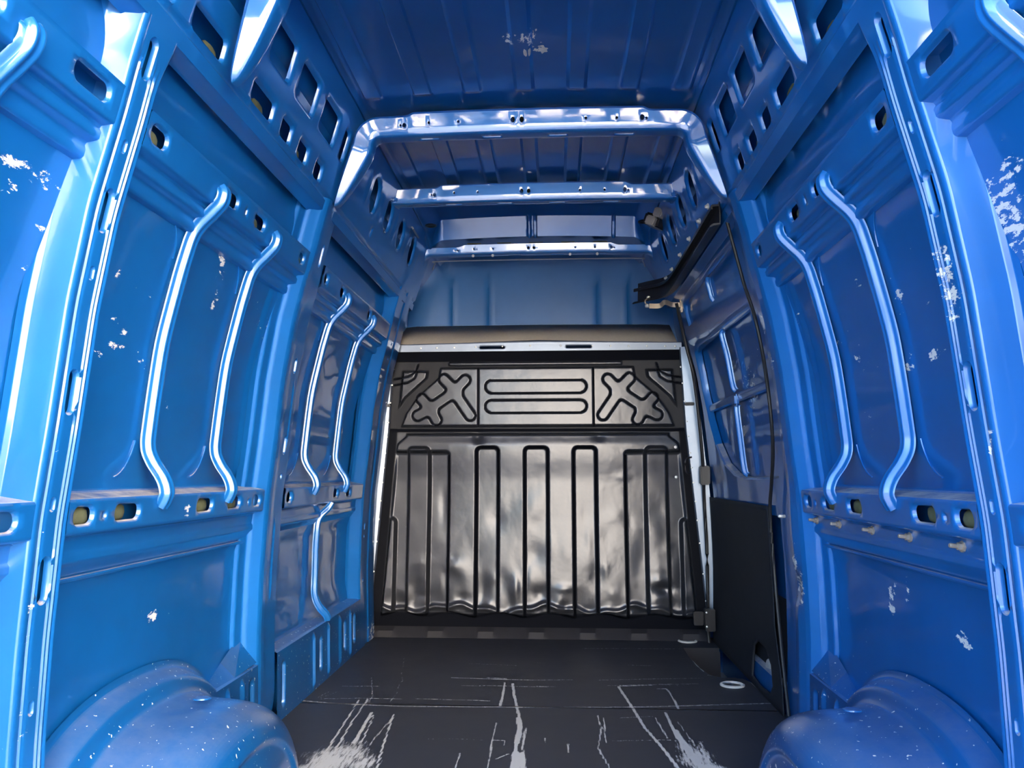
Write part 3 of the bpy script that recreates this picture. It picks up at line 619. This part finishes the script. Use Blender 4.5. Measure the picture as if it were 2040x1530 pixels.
# upper
PU = [(0, 1.645, .075), (.06, 1.643, .010), (.066, 1.643, .002), (.072, 1.639, -.002), (.078, 1.634, 0), (.150, 1.562, 0), (.154, 1.559, .003), (.172, 1.554, .021), (.178, 1.549, .023), (.186, 1.541, .018), (.200, 1.527, .018), (.204, 1.524, .021), (.222, 1.518, .038), (.228, 1.512, .040), (.236, 1.503, .036), (.252, 1.489, .036), (.258, 1.485, .040), (.292, 1.480, .074)]
vU = lambda z: .078+(1.634-z)
for s in (-1, 1):
    e = empty('upper_side_rail', (s*.8, 2.0, 1.58), label=('left' if s < 0 else 'right')+' high blue side rail with short openings and twin grooves below', cat='side rail', group='long rails on the side walls')
    spans = [(.76, 1.378, [(1.24, 1.345), (.95, 1.06)], []), (1.478, 2.52, [(1.50, 1.565), (1.865, 1.945), (2.06, 2.135), (2.44, 2.49)], [(1.90, 1.60), (2.095, 1.60), (1.53, 1.60), (2.47, 1.6)])]
    if s < 0: spans.append((2.70, 3.80, [(2.72, 2.765), (2.93, 2.99), (3.37, 3.43)], []))
    for a, b, hs, pads in spans:
        H = [box_hole(p, q, vU(1.622), vU(1.585), .016) for p, q in hs]
        if 1 < a < 2: H += [rrect(2.0, vU(1.60), .005, .016, .0024)]
        rail(s, a, b, PU, H, '', '', '', pads, e=e)

# ------------------------------------------------------------------ vertical stiffening ribs on the walls
def wp(side, y, z, off): return Vector((side*(hw(z)+off), y, z))
SEC = [(-.021, -.004), (-.0195, .0005), (-.0145, .0015), (-.0125, .006), (-.0105, .0135), (-.0085, .0155), (-.0045, .0150), (-.002, .0125), (.002, .0125), (.0045, .0150), (.0085, .0155), (.0105, .0135), (.0125, .006), (.0145, .0015), (.0195, .0005), (.021, -.004)]
def rib(side, y, ctl, parent, wid=1.0):
    C = smooth_path([(y+dy, z, off) for z, off, dy in ctl], 7)
    path = [wp(side, *(c.x, c.y, c.z)) for c in C]
    return sweep('stiffening_rib', path, [(a*wid, b*1.1) for a, b in SEC], 'bluef', parent, up=(-side, 0, 0), sharp=60)
CT = [(1.605, .004, 0), (1.592, -.006, 0), (1.568, -.006, 0), (1.54, .012, 0), (1.51, .034, 0), (1.475, .046, 0), (1.40, .050, 0), (1.2, .062, 0), (1.0, .064, 0), (.935, .060, 0), (.895, .040, 0), (.855, .008, 0), (.825, -.006, 0), (.805, -.003, 0), (.79, .004, 0)]
for s in (-1, 1):
    rib(s, 1.84, CT, WALL[s], 1.25); rib(s, 2.215, CT, WALL[s], 1.2)
    rib(s, 1.12, CT, WALL[s], 1.25)
for y in (3.02, 3.46): rib(-1, y, CT, WALL[-1])
rib(-1, 3.24, [(.745, .0, .03), (.72, .012, .02), (.68, .042, 0), (.62, .048, -.005), (.45, .048, 0), (.36, .046, 0), (.31, .030, .01), (.27, .004, .03), (.245, .0, .04)], WALL[-1], .8)
# raised arcs in the skin beside the rib ends
for s in (-1, 1):
    for y in ((1.84, 2.215, 3.02, 3.46) if s < 0 else (1.84, 2.215)):
        for za, sg in ((.86, 1), (1.50, -1)):
            pts = [wp(s, y-.035-.08*(1-math.cos(a)), za+sg*(.12*(1-math.sin(a))), float(skin_off(1.7, za+sg*(.12*(1-math.sin(a)))))-.002) for a in np.linspace(.25, 1.45, 8)]
            tube('swage_line', pts, .0022, 'bluef', WALL[s], n=5)

# ------------------------------------------------------------------ sills
def sill(side, y0, y1, holes, ribs, e, top=.24):
    pr = np.array([(0, top+.012, .066), (.055, top+.004, .008), (.062, top, .0), (.075, top-.012, 0), (.075+top-.012, 0, 0), (.075+top+.01, -.02, .0)])
    def mp(y, v, off): 
        z = np.interp(v, pr[:, 0], pr[:, 1]); return np.stack([side*(hw(z)+np.interp(v, pr[:, 0], pr[:, 2])+off), y, z], -1)
    def fn(y, v):
        o = np.zeros(len(y))
        for a in ribs: o -= .010*ss(.011, .005, np.abs(y-a))*ss(.075, .09, v)*ss(.30, .27, v)
        return o
    vg = np.unique(np.concatenate([ar(0, pr[-1, 0], .012), pr[:, 0]])); vg = vg[np.r_[True, np.diff(vg) > .0015]]
    return press('sill_panel', ar(y0, y1, .006), vg, fn, mp, 'arch', e, holes=holes, rim=.006, roll=.012, sharp=50, wear=lambda y, v: .35*ss(.22, .30, v)+.15*ss(.07, .0, v))
for s in (-1, 1):
    e = empty('sill', (s*.9, 2.4, .1), label=('left' if s < 0 else 'right')+' blue sill strip between floor and wall, with upright slots', cat='sill', group='sill strips along the floor')
    sill(s, 2.16, 2.53, [rrect(2.475, .175, .035, .15, .017), rrect(2.34, .185, .028, .035, .004)], [2.295, 2.40], e)
    if s < 0:
        sill(s, 2.70, 3.84, [rrect(2.765, .185, .03, .15, .015), rrect(3.20, .18, .035, .13, .014), rrect(3.56, .18, .035, .13, .014), rrect(3.72, .18, .04, .13, .014)], [3.10, 3.30, 3.47, 3.64], e)
# gusset ridge from pillar foot down to the arch
for s in (-1, 1):
    mesh('gusset', [wp(s, 2.53, .345, .056), wp(s, 2.37, .285, .056), wp(s, 2.18, .20, .058), wp(s, 2.18, .245, .012), wp(s, 2.36, .243, .006), wp(s, 2.53, .25, .004)], [(0, 1, 4, 5), (1, 2, 3, 4)], 'arch', WALL[s], sharp=50)
    tube('swage_line', [wp(s, 1.49, .645, .052), wp(s, 2.5, .645, .052)], .006, 'blue', WALL[s], n=8)

# ------------------------------------------------------------------ wheel arches
def arch(side, lab):
    e = empty('wheel_arch', (side*.88, 1.87, 0), label=lab, cat='wheel arch', group='blue wheel arches')
    yc, zc = 1.87, -.06
    # developed section from the wall flange inwards: (scale of the ellipse, inward distance)
    T = [(1.06, -.055), (1.02, -.052), (1.0, -.030), (.975, -.005), (.955, .0), (.90, .004), (.875, .012), (.868, .022), (.855, .050), (.848, .075), (.843, .12), (.83, .16), (.81, .190), (.775, .218), (.72, .240), (.65, .252), (.63, .254), (.60, .246), (.57, .248), (.45, .262), (.36, .268), (.34, .274), (.30, .276), (.28, .272), (.25, .262), (.22, .264), (.1, .268), (.0, .269)]
    n = 72; V = []; F = []
    m = len(T)
    st = np.linspace(0, m-1, (m-1)*4+1)
    tsc = np.interp(st, range(m), [t[0] for t in T]); tin = np.interp(st, range(m), [t[1] for t in T])
    kk = np.array([.25, .5, .25]); 
    for _ in range(3): tsc[1:-1] = np.convolve(tsc, kk, 'valid'); tin[1:-1] = np.convolve(tin, kk, 'valid')
    W = []
    for sc, d in zip(tsc, tin):
        for j in range(n+1):
            a = math.pi*j/n; ca, sa = math.cos(a), math.sin(a)
            ex = .86
            y = yc+math.copysign(abs(ca)**ex, ca)*.50*sc; z = zc+(abs(sa)**ex)*.42*sc
            # a little dented
            dn = .006*math.sin(9*y+4*z)*math.sin(7*z+d*20)*ss(.02, .1, d)
            V.append((side*(float(hw(max(z, 0)))-d+dn), y, z)); W.append(.40*float(ss(.12, .24, d))*(1 if side > 0 else .55))
    q = n+1
    for i in range(len(tsc)-1):
        for j in range(n): F.append((i*q+j, i*q+j+1, (i+1)*q+j+1, (i+1)*q+j))
    k = next(i for i in range(len(tin)) if tin[i] > .0105)
    f1 = [f for f in F if f[0] < k*q]; f2 = [(a-k*q, b-k*q, c-k*q, d-k*q) for a, b, c, d in F if a >= k*q]
    mesh('flange', V[:(k+1)*q], f1, 'arch', e, sharp=50)
    o = mesh('arch_shell', V[k*q:], f2, 'arch', e, sharp=50)
    at = o.data.attributes.new('wear', 'FLOAT', 'POINT'); at.data.foreach_set('value', np.array(W[k*q:], np.float32))
    lathe('plug', [(.022, 0), (.022, .003), (.016, .005), (.012, .003)], (side*.80, 1.93, zc+.365), (0, .1, 1), 'arch', e, n=20)
arch(-1, 'left blue wheel arch, dusty with chipped paint'); arch(1, 'right blue wheel arch, heavily scratched with white marks')

# ------------------------------------------------------------------ front partition: bare blue panel, felt strip
YB = 4.16
def part_off(x, z):
    o = np.zeros(len(x))
    for c in (-.52, -.30, .34, .52): o += .006*ss(.012, .004, np.abs(x-c))*ss(2.05, 2.0, z)
    return o
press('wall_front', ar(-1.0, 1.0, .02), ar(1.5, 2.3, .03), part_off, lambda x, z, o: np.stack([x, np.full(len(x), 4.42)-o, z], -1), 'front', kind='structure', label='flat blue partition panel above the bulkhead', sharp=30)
bevbox('wall_front', (0, 4.46, .8), (1.86, .02, 1.7), 'dark', kind='structure', label='closed front of the load bay behind the bulkhead')
V = [(-.80, 4.40, 1.733), (-.73, 4.40, 1.741), (0, 4.40, 1.743), (.68, 4.40, 1.738), (.765, 4.40, 1.733), (-.81, 4.15, 1.585), (-.71, 4.15, 1.59), (0, 4.15, 1.612), (.67, 4.15, 1.59), (.77, 4.15, 1.58)]
mesh('felt_strip', V, [(5, 6, 1, 0), (6, 7, 2, 1), (7, 8, 3, 2), (8, 9, 4, 3)], 'felt', label='grey brown felt strip along the top of the bulkhead', cat='lining strip', thick=.006, sharp=20)

# ------------------------------------------------------------------ bulkhead
bk = empty('bulkhead', (0, 4.12, 0), label='dark metal bulkhead with pressed upright ribs, dented along the bottom', cat='bulkhead')
def seg_d(X, Z, pts, closed=False):
    d = np.full(X.shape, 9.); P = list(pts)+([pts[0]] if closed else [])
    for (a, b), (c, e_) in zip(P[:-1], P[1:]):
        L2 = (c-a)**2+(e_-b)**2+1e-12; t = np.clip(((X-a)*(c-a)+(Z-b)*(e_-b))/L2, 0, 1)
        d = np.minimum(d, np.hypot(X-a-t*(c-a), Z-b-t*(e_-b)))
    return d
def rr_sd(X, Z, x0, x1, z0, z1, r):
    qx = np.abs(X-(x0+x1)/2)-(x1-x0)/2+r; qz = np.abs(Z-(z0+z1)/2)-(z1-z0)/2+r
    return np.hypot(np.maximum(qx, 0), np.maximum(qz, 0))+np.minimum(np.maximum(qx, qz), 0)-r
BL_ = [(-.539, 1.413), (-.519, 1.416), (-.474, 1.376), (-.41, 1.409), (-.382, 1.384), (-.385, 1.361), (-.432, 1.314), (-.353, 1.194), (-.367, 1.169), (-.394, 1.169), (-.487, 1.284), (-.565, 1.223), (-.542, 1.167), (-.561, 1.14), (-.597, 1.145), (-.626, 1.181), (-.659, 1.165), (-.687, 1.165), (-.696, 1.196), (-.663, 1.232), (-.678, 1.279), (-.661, 1.307), (-.625, 1.301), (-.605, 1.276), (-.53, 1.334), (-.55, 1.377)]
def capsules(X, Z, segs, r):
    d = np.full(X.shape, 9.)
    for a, b in segs:
        dd = seg_d(X, Z, [a, b])-r; k = .022; h = np.clip(.5+.5*(d-dd)/k, 0, 1); d = d*(1-h)+dd*h-k*h*(1-h)
    return d
def bk_height(X, Z):
    """height towards the camera and mask of painted recess shade and dark bands"""
    xc = X+.012                                           # symmetric coordinate
    ax = np.abs(xc)
    wid = np.interp(Z, [0, .1, 1.1, 1.56], [.905, .89, .815, .775])
    H = np.zeros(X.shape); G = np.zeros(X.shape)
    # upper panel: raised field with curved shoulders
    topf = rr_sd(X, Z, -.79, .77, 1.128, 1.455, .02)
    arc = seg_d(ax, Z, [(.80, 1.09), (.745, 1.20), (.69, 1.29), (.615, 1.36), (.555, 1.39), (.54, 1.49)])
    fieldx = np.interp(Z, [1.12, 1.20, 1.29, 1.35, 1.38, 1.40, 1.46], [.755, .725, .665, .60, .565, .545, .535])
    inner = np.minimum(fieldx-ax, np.minimum(Z-1.128, 1.455-Z))
    H += .022*ss(-.004, .008, inner)
    outer = np.minimum(ax-(fieldx+.065), np.minimum(wid-.035-ax, np.minimum(Z-1.14, 1.44-Z)))
    H += .020*ss(-.004, .012, outer)
    gz = (Z > 1.10) & (Z < 1.56)
    G = np.maximum(G, gz*.55*(1-ss(-.002, .006, np.maximum(inner, outer))))
    # polished lip above the field
    lip = rr_sd(X, Z, -.50, .46, 1.468, 1.487, .005); H += .012*ss(.004, -.004, lip); G = G*(1-ss(.003, -.002, lip))
    # thin sunk outlines
    gr = np.minimum(np.abs(xc-(-.334+.012)), np.abs(xc-(.304+.012)))+10*((Z < 1.128) | (Z > 1.455))
    st1 = np.abs(rr_sd(X, Z, -.295, .265, 1.312, 1.384, .036)); st2 = np.abs(rr_sd(X, Z, -.295, .265, 1.203, 1.272, .034))
    bsegs = [((-.527, 1.391), (-.455, 1.318)), ((-.408, 1.386), (-.47, 1.320)), ((-.47, 1.32), (-.378, 1.188)), ((-.47, 1.318), (-.60, 1.228)), ((-.653, 1.284), (-.60, 1.225)), ((-.60, 1.228), (-.567, 1.163)), ((-.672, 1.188), (-.60, 1.225))]
    xb = -np.abs(xc)-.012
    bn = np.abs(capsules(xb, Z, bsegs, .029))
    gd = np.minimum(np.minimum(gr, bn), np.minimum(st1, st2))
    H -= .008*ss(.0055, .001, gd); G = np.maximum(G, .95*ss(.0050, .0022, gd))
    # lower field protrudes: sloped top bar, a face leaning in to the fold, then upright
    low = np.minimum(1.088-Z, np.minimum(wid-.045-ax-.05*ss(1.0, 1.08, Z)**2, Z-.115-.012*np.sin(X*23)))
    low_in = ss(-.006, .012, low)
    H += (.022+.009*ss(0, .075, 1.090-Z)-.010*ss(1.0, .82, Z)+.022*ss(.82, .12, Z))*low_in
    W = .020
    def wall_shade(sd, a=.8): return a*ss(-W-.002, -W*.8, sd)*ss(.001, -.003, sd)  # shade of the steep rib walls, put into the colour mask
    for a, b in ((-.352, -.212), (-.087, .059), (.180, .322)):
        sd = rr_sd(X, Z, a, b, -.2, 1.022, .034)
        H -= .034*ss(.0, -W, sd)*low_in; G = np.maximum(G, wall_shade(sd)*low_in)
    for sg in (-1, 1):
        xs = sg*xc
        sd = rr_sd(xs, Z, .472, 1.2, -.2, 1.00, .03)          # outer field one level deeper
        lv = ss(.0, -W, sd)*np.where(Z > .90, ss(1.02, .97, Z), 1); H -= .034*lv*low_in; G = np.maximum(G, wall_shade(sd)*low_in*(Z < .97))
        sd = rr_sd(xs, Z, .580, .716, .10, 1.020, .034)       # tall raised rib on it
        H += .030*ss(.0, -W, sd)*low_in; G = np.maximum(G, wall_shade(sd, .45)*low_in)
        sd = rr_sd(xs, Z, .765, .90, .10, .635, .034)
        H += .026*ss(.0, -W, sd)*low_in; G = np.maximum(G, wall_shade(sd, .35)*low_in)
    # dents, growing towards the foot, strongest on the standing pads
    Dn = np.zeros(X.shape); rg = np.random.default_rng(3)
    for _ in range(150):
        cx_, cz_ = rg.uniform(-.88, .86), .12+.85*rg.random()**2.4
        sx_, sz_ = rg.uniform(.018, .06), rg.uniform(.02, .09)
        am = rg.normal()*(.0022+.0075*max(0, .5-cz_))*(sx_/.04)
        m_ = (np.abs(X-cx_) < 3*sx_) & (np.abs(Z-cz_) < 3*sz_)
        Dn[m_] += am*np.exp(-((X[m_]-cx_)/sx_)**2-((Z[m_]-cz_)/sz_)**2)
    H += Dn*low_in
    H += .012*np.exp(-((Z-.150-.018*np.sin(X*13+1)-.008*np.sin(X*41))/.014)**2)*low_in
    H -= .010*np.exp(-(((X+.333)/.03)**2+((Z-1.07)/.03)**2))+.006*np.exp(-(((X-.33)/.03)**2+((Z-1.07)/.02)**2))
    # outer frame edge, top band
    G = np.maximum(G, .75*ss(.018, .004, wid-ax-.03)*(Z < 1.12)); G = np.maximum(G, .80*ss(1.488, 1.493, Z))
    G = np.maximum(G, .8*ss(.135, .12, Z)); G = np.maximum(G, .85*ss(.016, .006, np.abs(Z-1.107)))
    for u in (-.012, .022):
        cv = seg_d(ax, Z, [(.80, 1.375+u), (.72, 1.385+u), (.68, 1.41+u), (.665, 1.455+u)]); H -= .006*ss(.006, .001, cv); G = np.maximum(G, ss(.005, .002, cv))
    # scalloped foot
    return H, G
xs = ar(-.93, .91, .0042); zs_ = ar(.045, 1.553, .0042)
XX, ZZ = np.meshgrid(xs, zs_); Hh, Gg = bk_height(XX, ZZ)
wl = np.interp(zs_, [0, .1, .5, 1.1, 1.56], [-.925, -.918, -.882, -.832, -.812]); wr = np.interp(zs_, [0, .1, .5, 1.1, 1.56], [.895, .888, .855, .80, .778])
tt = np.linspace(0, 1, len(xs)); 
wmid = (wr-wl)
XX = np.clip(XX, wl[:, None], wr[:, None])
Vx = np.stack([XX.ravel(), (YB-Hh).ravel(), ZZ.ravel()], 1)
nx_, nz_ = len(xs), len(zs_); idx = np.arange(nx_*nz_).reshape(nz_, nx_)
Fq = np.stack([idx[:-1, :-1], idx[:-1, 1:], idx[1:, 1:], idx[1:, :-1]], -1).reshape(-1, 4)
area = (XX[:-1, 1:]-XX[:-1, :-1]).ravel(); Fq = Fq[area > 1e-5]
me = bpy.data.meshes.new('liner'); me.from_pydata(Vx.tolist(), [], Fq.tolist()); me.update()
at = me.attributes.new('shade_and_bands', 'FLOAT', 'POINT'); at.data.foreach_set('value', Gg.ravel().astype(np.float32))
link('liner', me, 'bulk', bk, sharp=60)
# foot flange with raised tabs
xf = ar(-.92, .89, .01); Vv = []; 
for x in xf:
    tab = .016*float(ss(.2, .5, math.sin((x+.012)*2*math.pi/.27+math.pi*.5)))
    Vv += [(x, 4.10, .002), (x, 4.115, .018+tab), (x, YB, .05)]
mesh('foot_flange', Vv, [(3*i+j, 3*i+3+j, 3*i+4+j, 3*i+1+j) for i in range(len(xf)-1) for j in (0, 1)], 'fibre', bk, sharp=40)
# metal top and side flanges with rivets
def mtop(x, z, o): return np.stack([x, 4.15-o, z], -1)
press('top_flange', ar(-.82, .79, .01), ar(1.548, 1.603, .006), lambda x, z: .004*ss(1.598, 1.602, z), lambda x, z, o: np.stack([x, 4.145-o, np.where(z > 1.575, 1.575+(z-1.575)*(1-.5*(np.abs(x)/.8)**1.2), z)], -1), 'galv', bk, holes=[rrect(xx, 1.568, .14, .012, .0059) for xx in (-.257, .224)], rim=.003, roll=.004, sharp=50)
for x in (-.8, -.66, -.57, -.47, -.35, -.20, -.045, .125, .30, .40, .50, .60, .70, .755): lathe('rivet', [(.0055, 0), (.005, .003), (.002, .004)], (x, 4.145, 1.578-.012*(abs(x)/.8)), (0, -1, 0), 'zinc', bk, n=8)
zz = np.linspace(.05, 1.56, 60)
for s in (-1, 1):
    Vv = []
    for z in zz:
        e1 = np.interp(z, [0, .1, .5, 1.1, 1.56], [.922, .915, .880, .830, .810]) if s < 0 else np.interp(z, [0, .1, .5, 1.1, 1.56], [.893, .886, .852, .797, .776])
        e2 = float(hw(z))+.03
        Vv += [(s*e1, 4.148, z), (s*(e1+.006), 4.135, z), (s*max(e2, e1+.02), 4.125, z)]
    mesh('side_flange', Vv, [(3*i+j, 3*i+3+j, 3*i+4+j, 3*i+1+j) for i in range(59) for j in (0, 1)], 'galv', bk, sharp=40)
    for z in (.2, .34, .5, .62, .72, .82, .9, .98, 1.07, 1.15, 1.26, 1.36, 1.45):
        e1 = (.905 if s < 0 else .875)-.08*(z-.2)
        lathe('rivet', [(.0055, 0), (.005, .003), (.002, .004)], (s*(e1+.006), 4.136, z), (0, -1, 0), 'zinc', bk, n=8)
    bevbox('cable_clip', (s*(.845 if s < 0 else .82), 4.12, 1.245), (.05, .02, .016), 'dark', bk, bev=.003)
for z in (1.02, .86): lathe('rivet', [(.009, 0), (.008, .003), (.003, .005)], (.735, 4.096, z-.01), (0, -1, 0), 'zinc', bk, n=10)

# ------------------------------------------------------------------ sliding door, right
dr = empty('door_1', (.93, 3.4, 0), kind='structure', label='blue sliding side door seen from inside, closed, with a dark board on its lower half')
def d_skin(y, z): return .075+.0*y
press('door_skin', ar(2.72, 4.22, .012), ar(-.05, 1.80, .02), d_skin, wmap(1), 'blue', dr, wear=blobs([(3.2, 1.22, .1, .02, -.02, .08, .75), (3.45, 1.05, .06, 0, 0, .05, .6), (3.0, 1.35, .06, .0, 0, .05, .5)]))
wA = [(2.86, .86), (2.86, 1.50), (3.90, 1.52), (3.96, 1.50), (3.985, 1.44), (3.99, 1.30), (3.95, 1.15), (3.86, 1.02), (3.72, .92), (3.55, .87), (3.35, .855)]
def dens(pl, n=5):
    out = []
    for (a, b), (c, d) in zip(pl, pl[1:]+pl[:1]):
        out += [(a+(c-a)*i/n, b+(d-b)*i/n) for i in range(n)]
    return out
wA = dens(wA, 3)
wB = dens([(2.86, 1.64), (2.86, 1.755), (3.90, 1.765), (3.95, 1.75), (3.95, 1.65)], 3)
wC = dens([(2.90, .10), (2.90, .70), (4.02, .70), (4.02, .10)], 4)
def d_fr(y, z): return .038+.004*ss(.03, .01, np.abs(z-.80))*0+.02*ss(4.08, 4.14, y)
press('door_frame', ar(2.74, 4.15, .02), ar(-.02, 1.79, .02), d_fr, wmap(1), 'bluef', dr, holes=[wA, wB, wC], rim=.012, roll=.034, sharp=50)
CTd = lambda a, b: [(b, .060, 0), (b-.02, .052, 0), ((a+b)/2, .052, 0), (a+.02, .052, 0), (a, .060, 0)]
for a, b in ((1.645, 1.75), (1.24, 1.50), (.87, 1.17)): rib(1, 3.38, CTd(a, b), dr, .8)
sweep('door_cross_rail', [wp(1, y, 1.205, .062) for y in (2.88, 3.2, 3.6, 3.95)], [(-.02, 0), (-.016, .012), (0, .016), (.016, .012), (.02, 0)], 'bluef', dr, up=(-1, 0, 0), sharp=50)
bevbox('lock_plate', tuple(wp(1, 3.36, 1.19, .04)), (.02, .07, .05), 'bluef', dr, bev=.008)
def tb(y, z): return .022+.003*np.sin(y*4)*np.sin(z*5)
HT = dens([(3.02, .07), (3.04, .14), (3.12, .185), (3.24, .19), (3.30, .16), (3.33, .03), (3.2, .02), (3.06, .03)], 2)
press('trim_board', ar(2.86, 4.10, .02), ar(.0, .745, .02), tb, wmap(1), 'fibre', dr, holes=[HT], outline=dens([(2.88, .0), (2.90, .12), (2.985, .30), (3.0, .50), (3.0, .745), (4.10, .745), (4.10, 0)], 6), rim=.004, roll=.006, sharp=40, thick=.004, label='dark fibreboard covering the lower half of the door')
press('dark_backing', ar(2.95, 3.6, .1), ar(.0, .4, .1), lambda y, z: np.full(len(y), .060), wmap(1), 'fibre', dr)  # dark sheet added behind the board opening, stands in for its shade
lathe('door_roller', [(.03, 0), (.03, .012), (.02, .018), (.008, .018)], (.955, 3.19, .10), (-1, -.2, 0), 'zinc', dr)
bevbox('latch', (float(hw(.85))-.0, 4.06, .86), (.05, .05, .10), 'dark', dr, bev=.006)
tube('latch_handle', smooth_path([(.80, 4.04, .87), (.775, 4.03, .88), (.775, 4.03, .94), (.81, 4.05, .955)], 4), .005, 'dark', dr, n=6)
bevbox('bracket', (.87, 4.0, .13), (.05, .05, .11), 'dark', dr, bev=.004)
bevbox('bracket', (.82, 4.04, .13), (.05, .03, .07), 'dark', dr, bev=.004)
for z in (.10, .17): lathe('rivet', [(.005, 0), (.005, .003), (.002, .004)], (.85, 3.972, z), (0, -1, 0), 'zinc', dr, n=8)
sl = tube('door_seal', smooth_path([wp(1, y, z, .012) for y, z in ((2.745, 1.83), (2.75, 1.57), (2.735, 1.42), (2.745, 1.20), (2.775, .98), (2.86, .84), (2.93, .72), (2.93, .48), (2.87, .23), (2.79, .03))], 6), .0065, 'rubber', None, n=8, label='thin black rubber seal running down beside the sliding door pillar', cat='rubber seal', group='door seals')
tube('door_seal', smooth_path([wp(1, y, z, o) for y, z, o in ((3.93, 1.76, .0), (3.96, 1.56, 0), (3.97, 1.35, .0), (4.03, .98, -.002), (4.09, .72, -.01), (4.09, .45, -.012), (4.09, .06, -.008), (4.05, -.12, 0))], 6), .009, 'rubber', None, n=8, label='thick black rubber seal between the bulkhead and the sliding door', cat='rubber seal', group='door seals')

# black door track
tp = smooth_path([(float(hw(1.82))-.012, 2.72, 1.815), (float(hw(1.82))-.012, 3.1, 1.815), (float(hw(1.82))-.014, 3.6, 1.815), (float(hw(1.82))-.022, 3.80, 1.818), (.665, 3.93, 1.825), (.60, 4.04, 1.835), (.555, 4.11, 1.84)], 6)
tk = empty('door_track', (.70, 3.4, 1.82), label='black sliding door track bending inwards at the front', cat='door track')
sec = [(-.004, .072), (-.001, .072), (-.001, .042), (-.030, .040), (-.034, .036), (-.034, .022), (-.028, .022), (-.028, .032), (-.004, .034), (-.004, -.030), (-.028, -.032), (-.040, -.040), (-.040, -.047), (-.026, -.040), (-.001, -.036), (.001, .0)]
sweep('channel', tp, [(a, b) for a, b in sec], 'dark', tk, closed=True, up=(0, 0, 1), sharp=40)
for y in (2.80, 2.97, 3.20, 3.44, 3.69, 3.86):
    x = float(hw(1.885))-.018 if y < 3.75 else .675
    lathe('bolt', [(.012, 0), (.012, .004), (.008, .005), (.006, .013), (.002, .015)], (x, y, 1.877), (-1, -.15, -.1), 'zinc', tk, n=8)
lathe('bolt', [(.009, 0), (.008, .004), (.002, .006)], (.565, 4.09, 1.880), (-.75, -.66, 0), 'zinc', tk, n=8)
# roller arm
arm = empty('roller_arm', (.67, 4.03, 1.77), label='pale yellow zinc roller arm hanging from the front end of the door track', cat='roller arm')
sweep('arm_bar', smooth_path([(.765, 4.0, 1.765), (.72, 4.0, 1.768), (.695, 3.985, 1.775), (.675, 3.98, 1.775), (.655, 4.0, 1.762), (.60, 4.0, 1.762)], 5), [(-.003, -.013), (.003, -.013), (.003, .013), (-.003, .013)], 'bronze', arm, closed=True, up=(0, 0, 1), sharp=40)
bevbox('mount_plate', (.768, 3.995, 1.765), (.012, .03, .085), 'bronze', arm, bev=.003)
lathe('roller', [(.008, 0), (.012, .003), (.012, .014), (.008, .017)], (.588, 3.99, 1.752), (0, 0, 1), 'zinc', arm)
tube('hook', smooth_path([(.588, 3.99, 1.80), (.578, 3.985, 1.79), (.578, 3.985, 1.775), (.588, 3.99, 1.77)], 4), .004, 'bronze', arm, n=6)
lathe('roller', [(.006, 0), (.010, .002), (.010, .010), (.006, .012)], (.594, 3.985, 1.80), (0, 0, 1), 'zinc', arm)
for z in (1.735, 1.79): lathe('bolt', [(.006, 0), (.006, .004), (.002, .006)], (.762, 3.985, z), (-1, -.3, 0), 'zinc', arm, n=8)

# load bay lamp, front roof fittings
lp = empty('load_bay_lamp', (.68, 3.80, 2.13), label='small grey plastic load bay lamp in the right front roof corner', cat='lamp')
R = Matrix.Rotation(math.radians(-35), 3, 'Z') @ Matrix.Rotation(math.radians(25), 3, 'Y')
lb = bevbox('lamp_body', (.605, 3.68, 2.118), (.09, .12, .06), 'dark', lp, bev=.008, rot=R)
bevbox('lens', (.577, 3.63, 2.106), (.05, .06, .045), 'lamp', lb, bev=.006, rot=R)
bevbox('lens', (.613, 3.605, 2.136), (.05, .06, .045), 'lamp', lb, bev=.006, rot=R)
for s in (-1, 1):
    lathe('roof_plug', [(.03, 0), (.03, .004), (.022, .006), (.014, .002)], (s*.56, 3.84, 2.178), (0, 0, -1), 'dark', bpy.data.objects['ceiling'], n=16)
st = bevbox('bracket_strip', (-.62, 3.72, 2.10), (.016, .16, .008), 'galv', None, bev=.002, rot=Matrix.Rotation(math.radians(50), 3, 'Y'), label='short pale metal strip in the left front roof corner', cat='bracket')
bevbox('pin', (-.762, 4.13, 1.85), (.06, .010, .008), 'bronze', None, bev=.002, label='short tan clip sticking out at the top of the left front pillar', cat='clip')
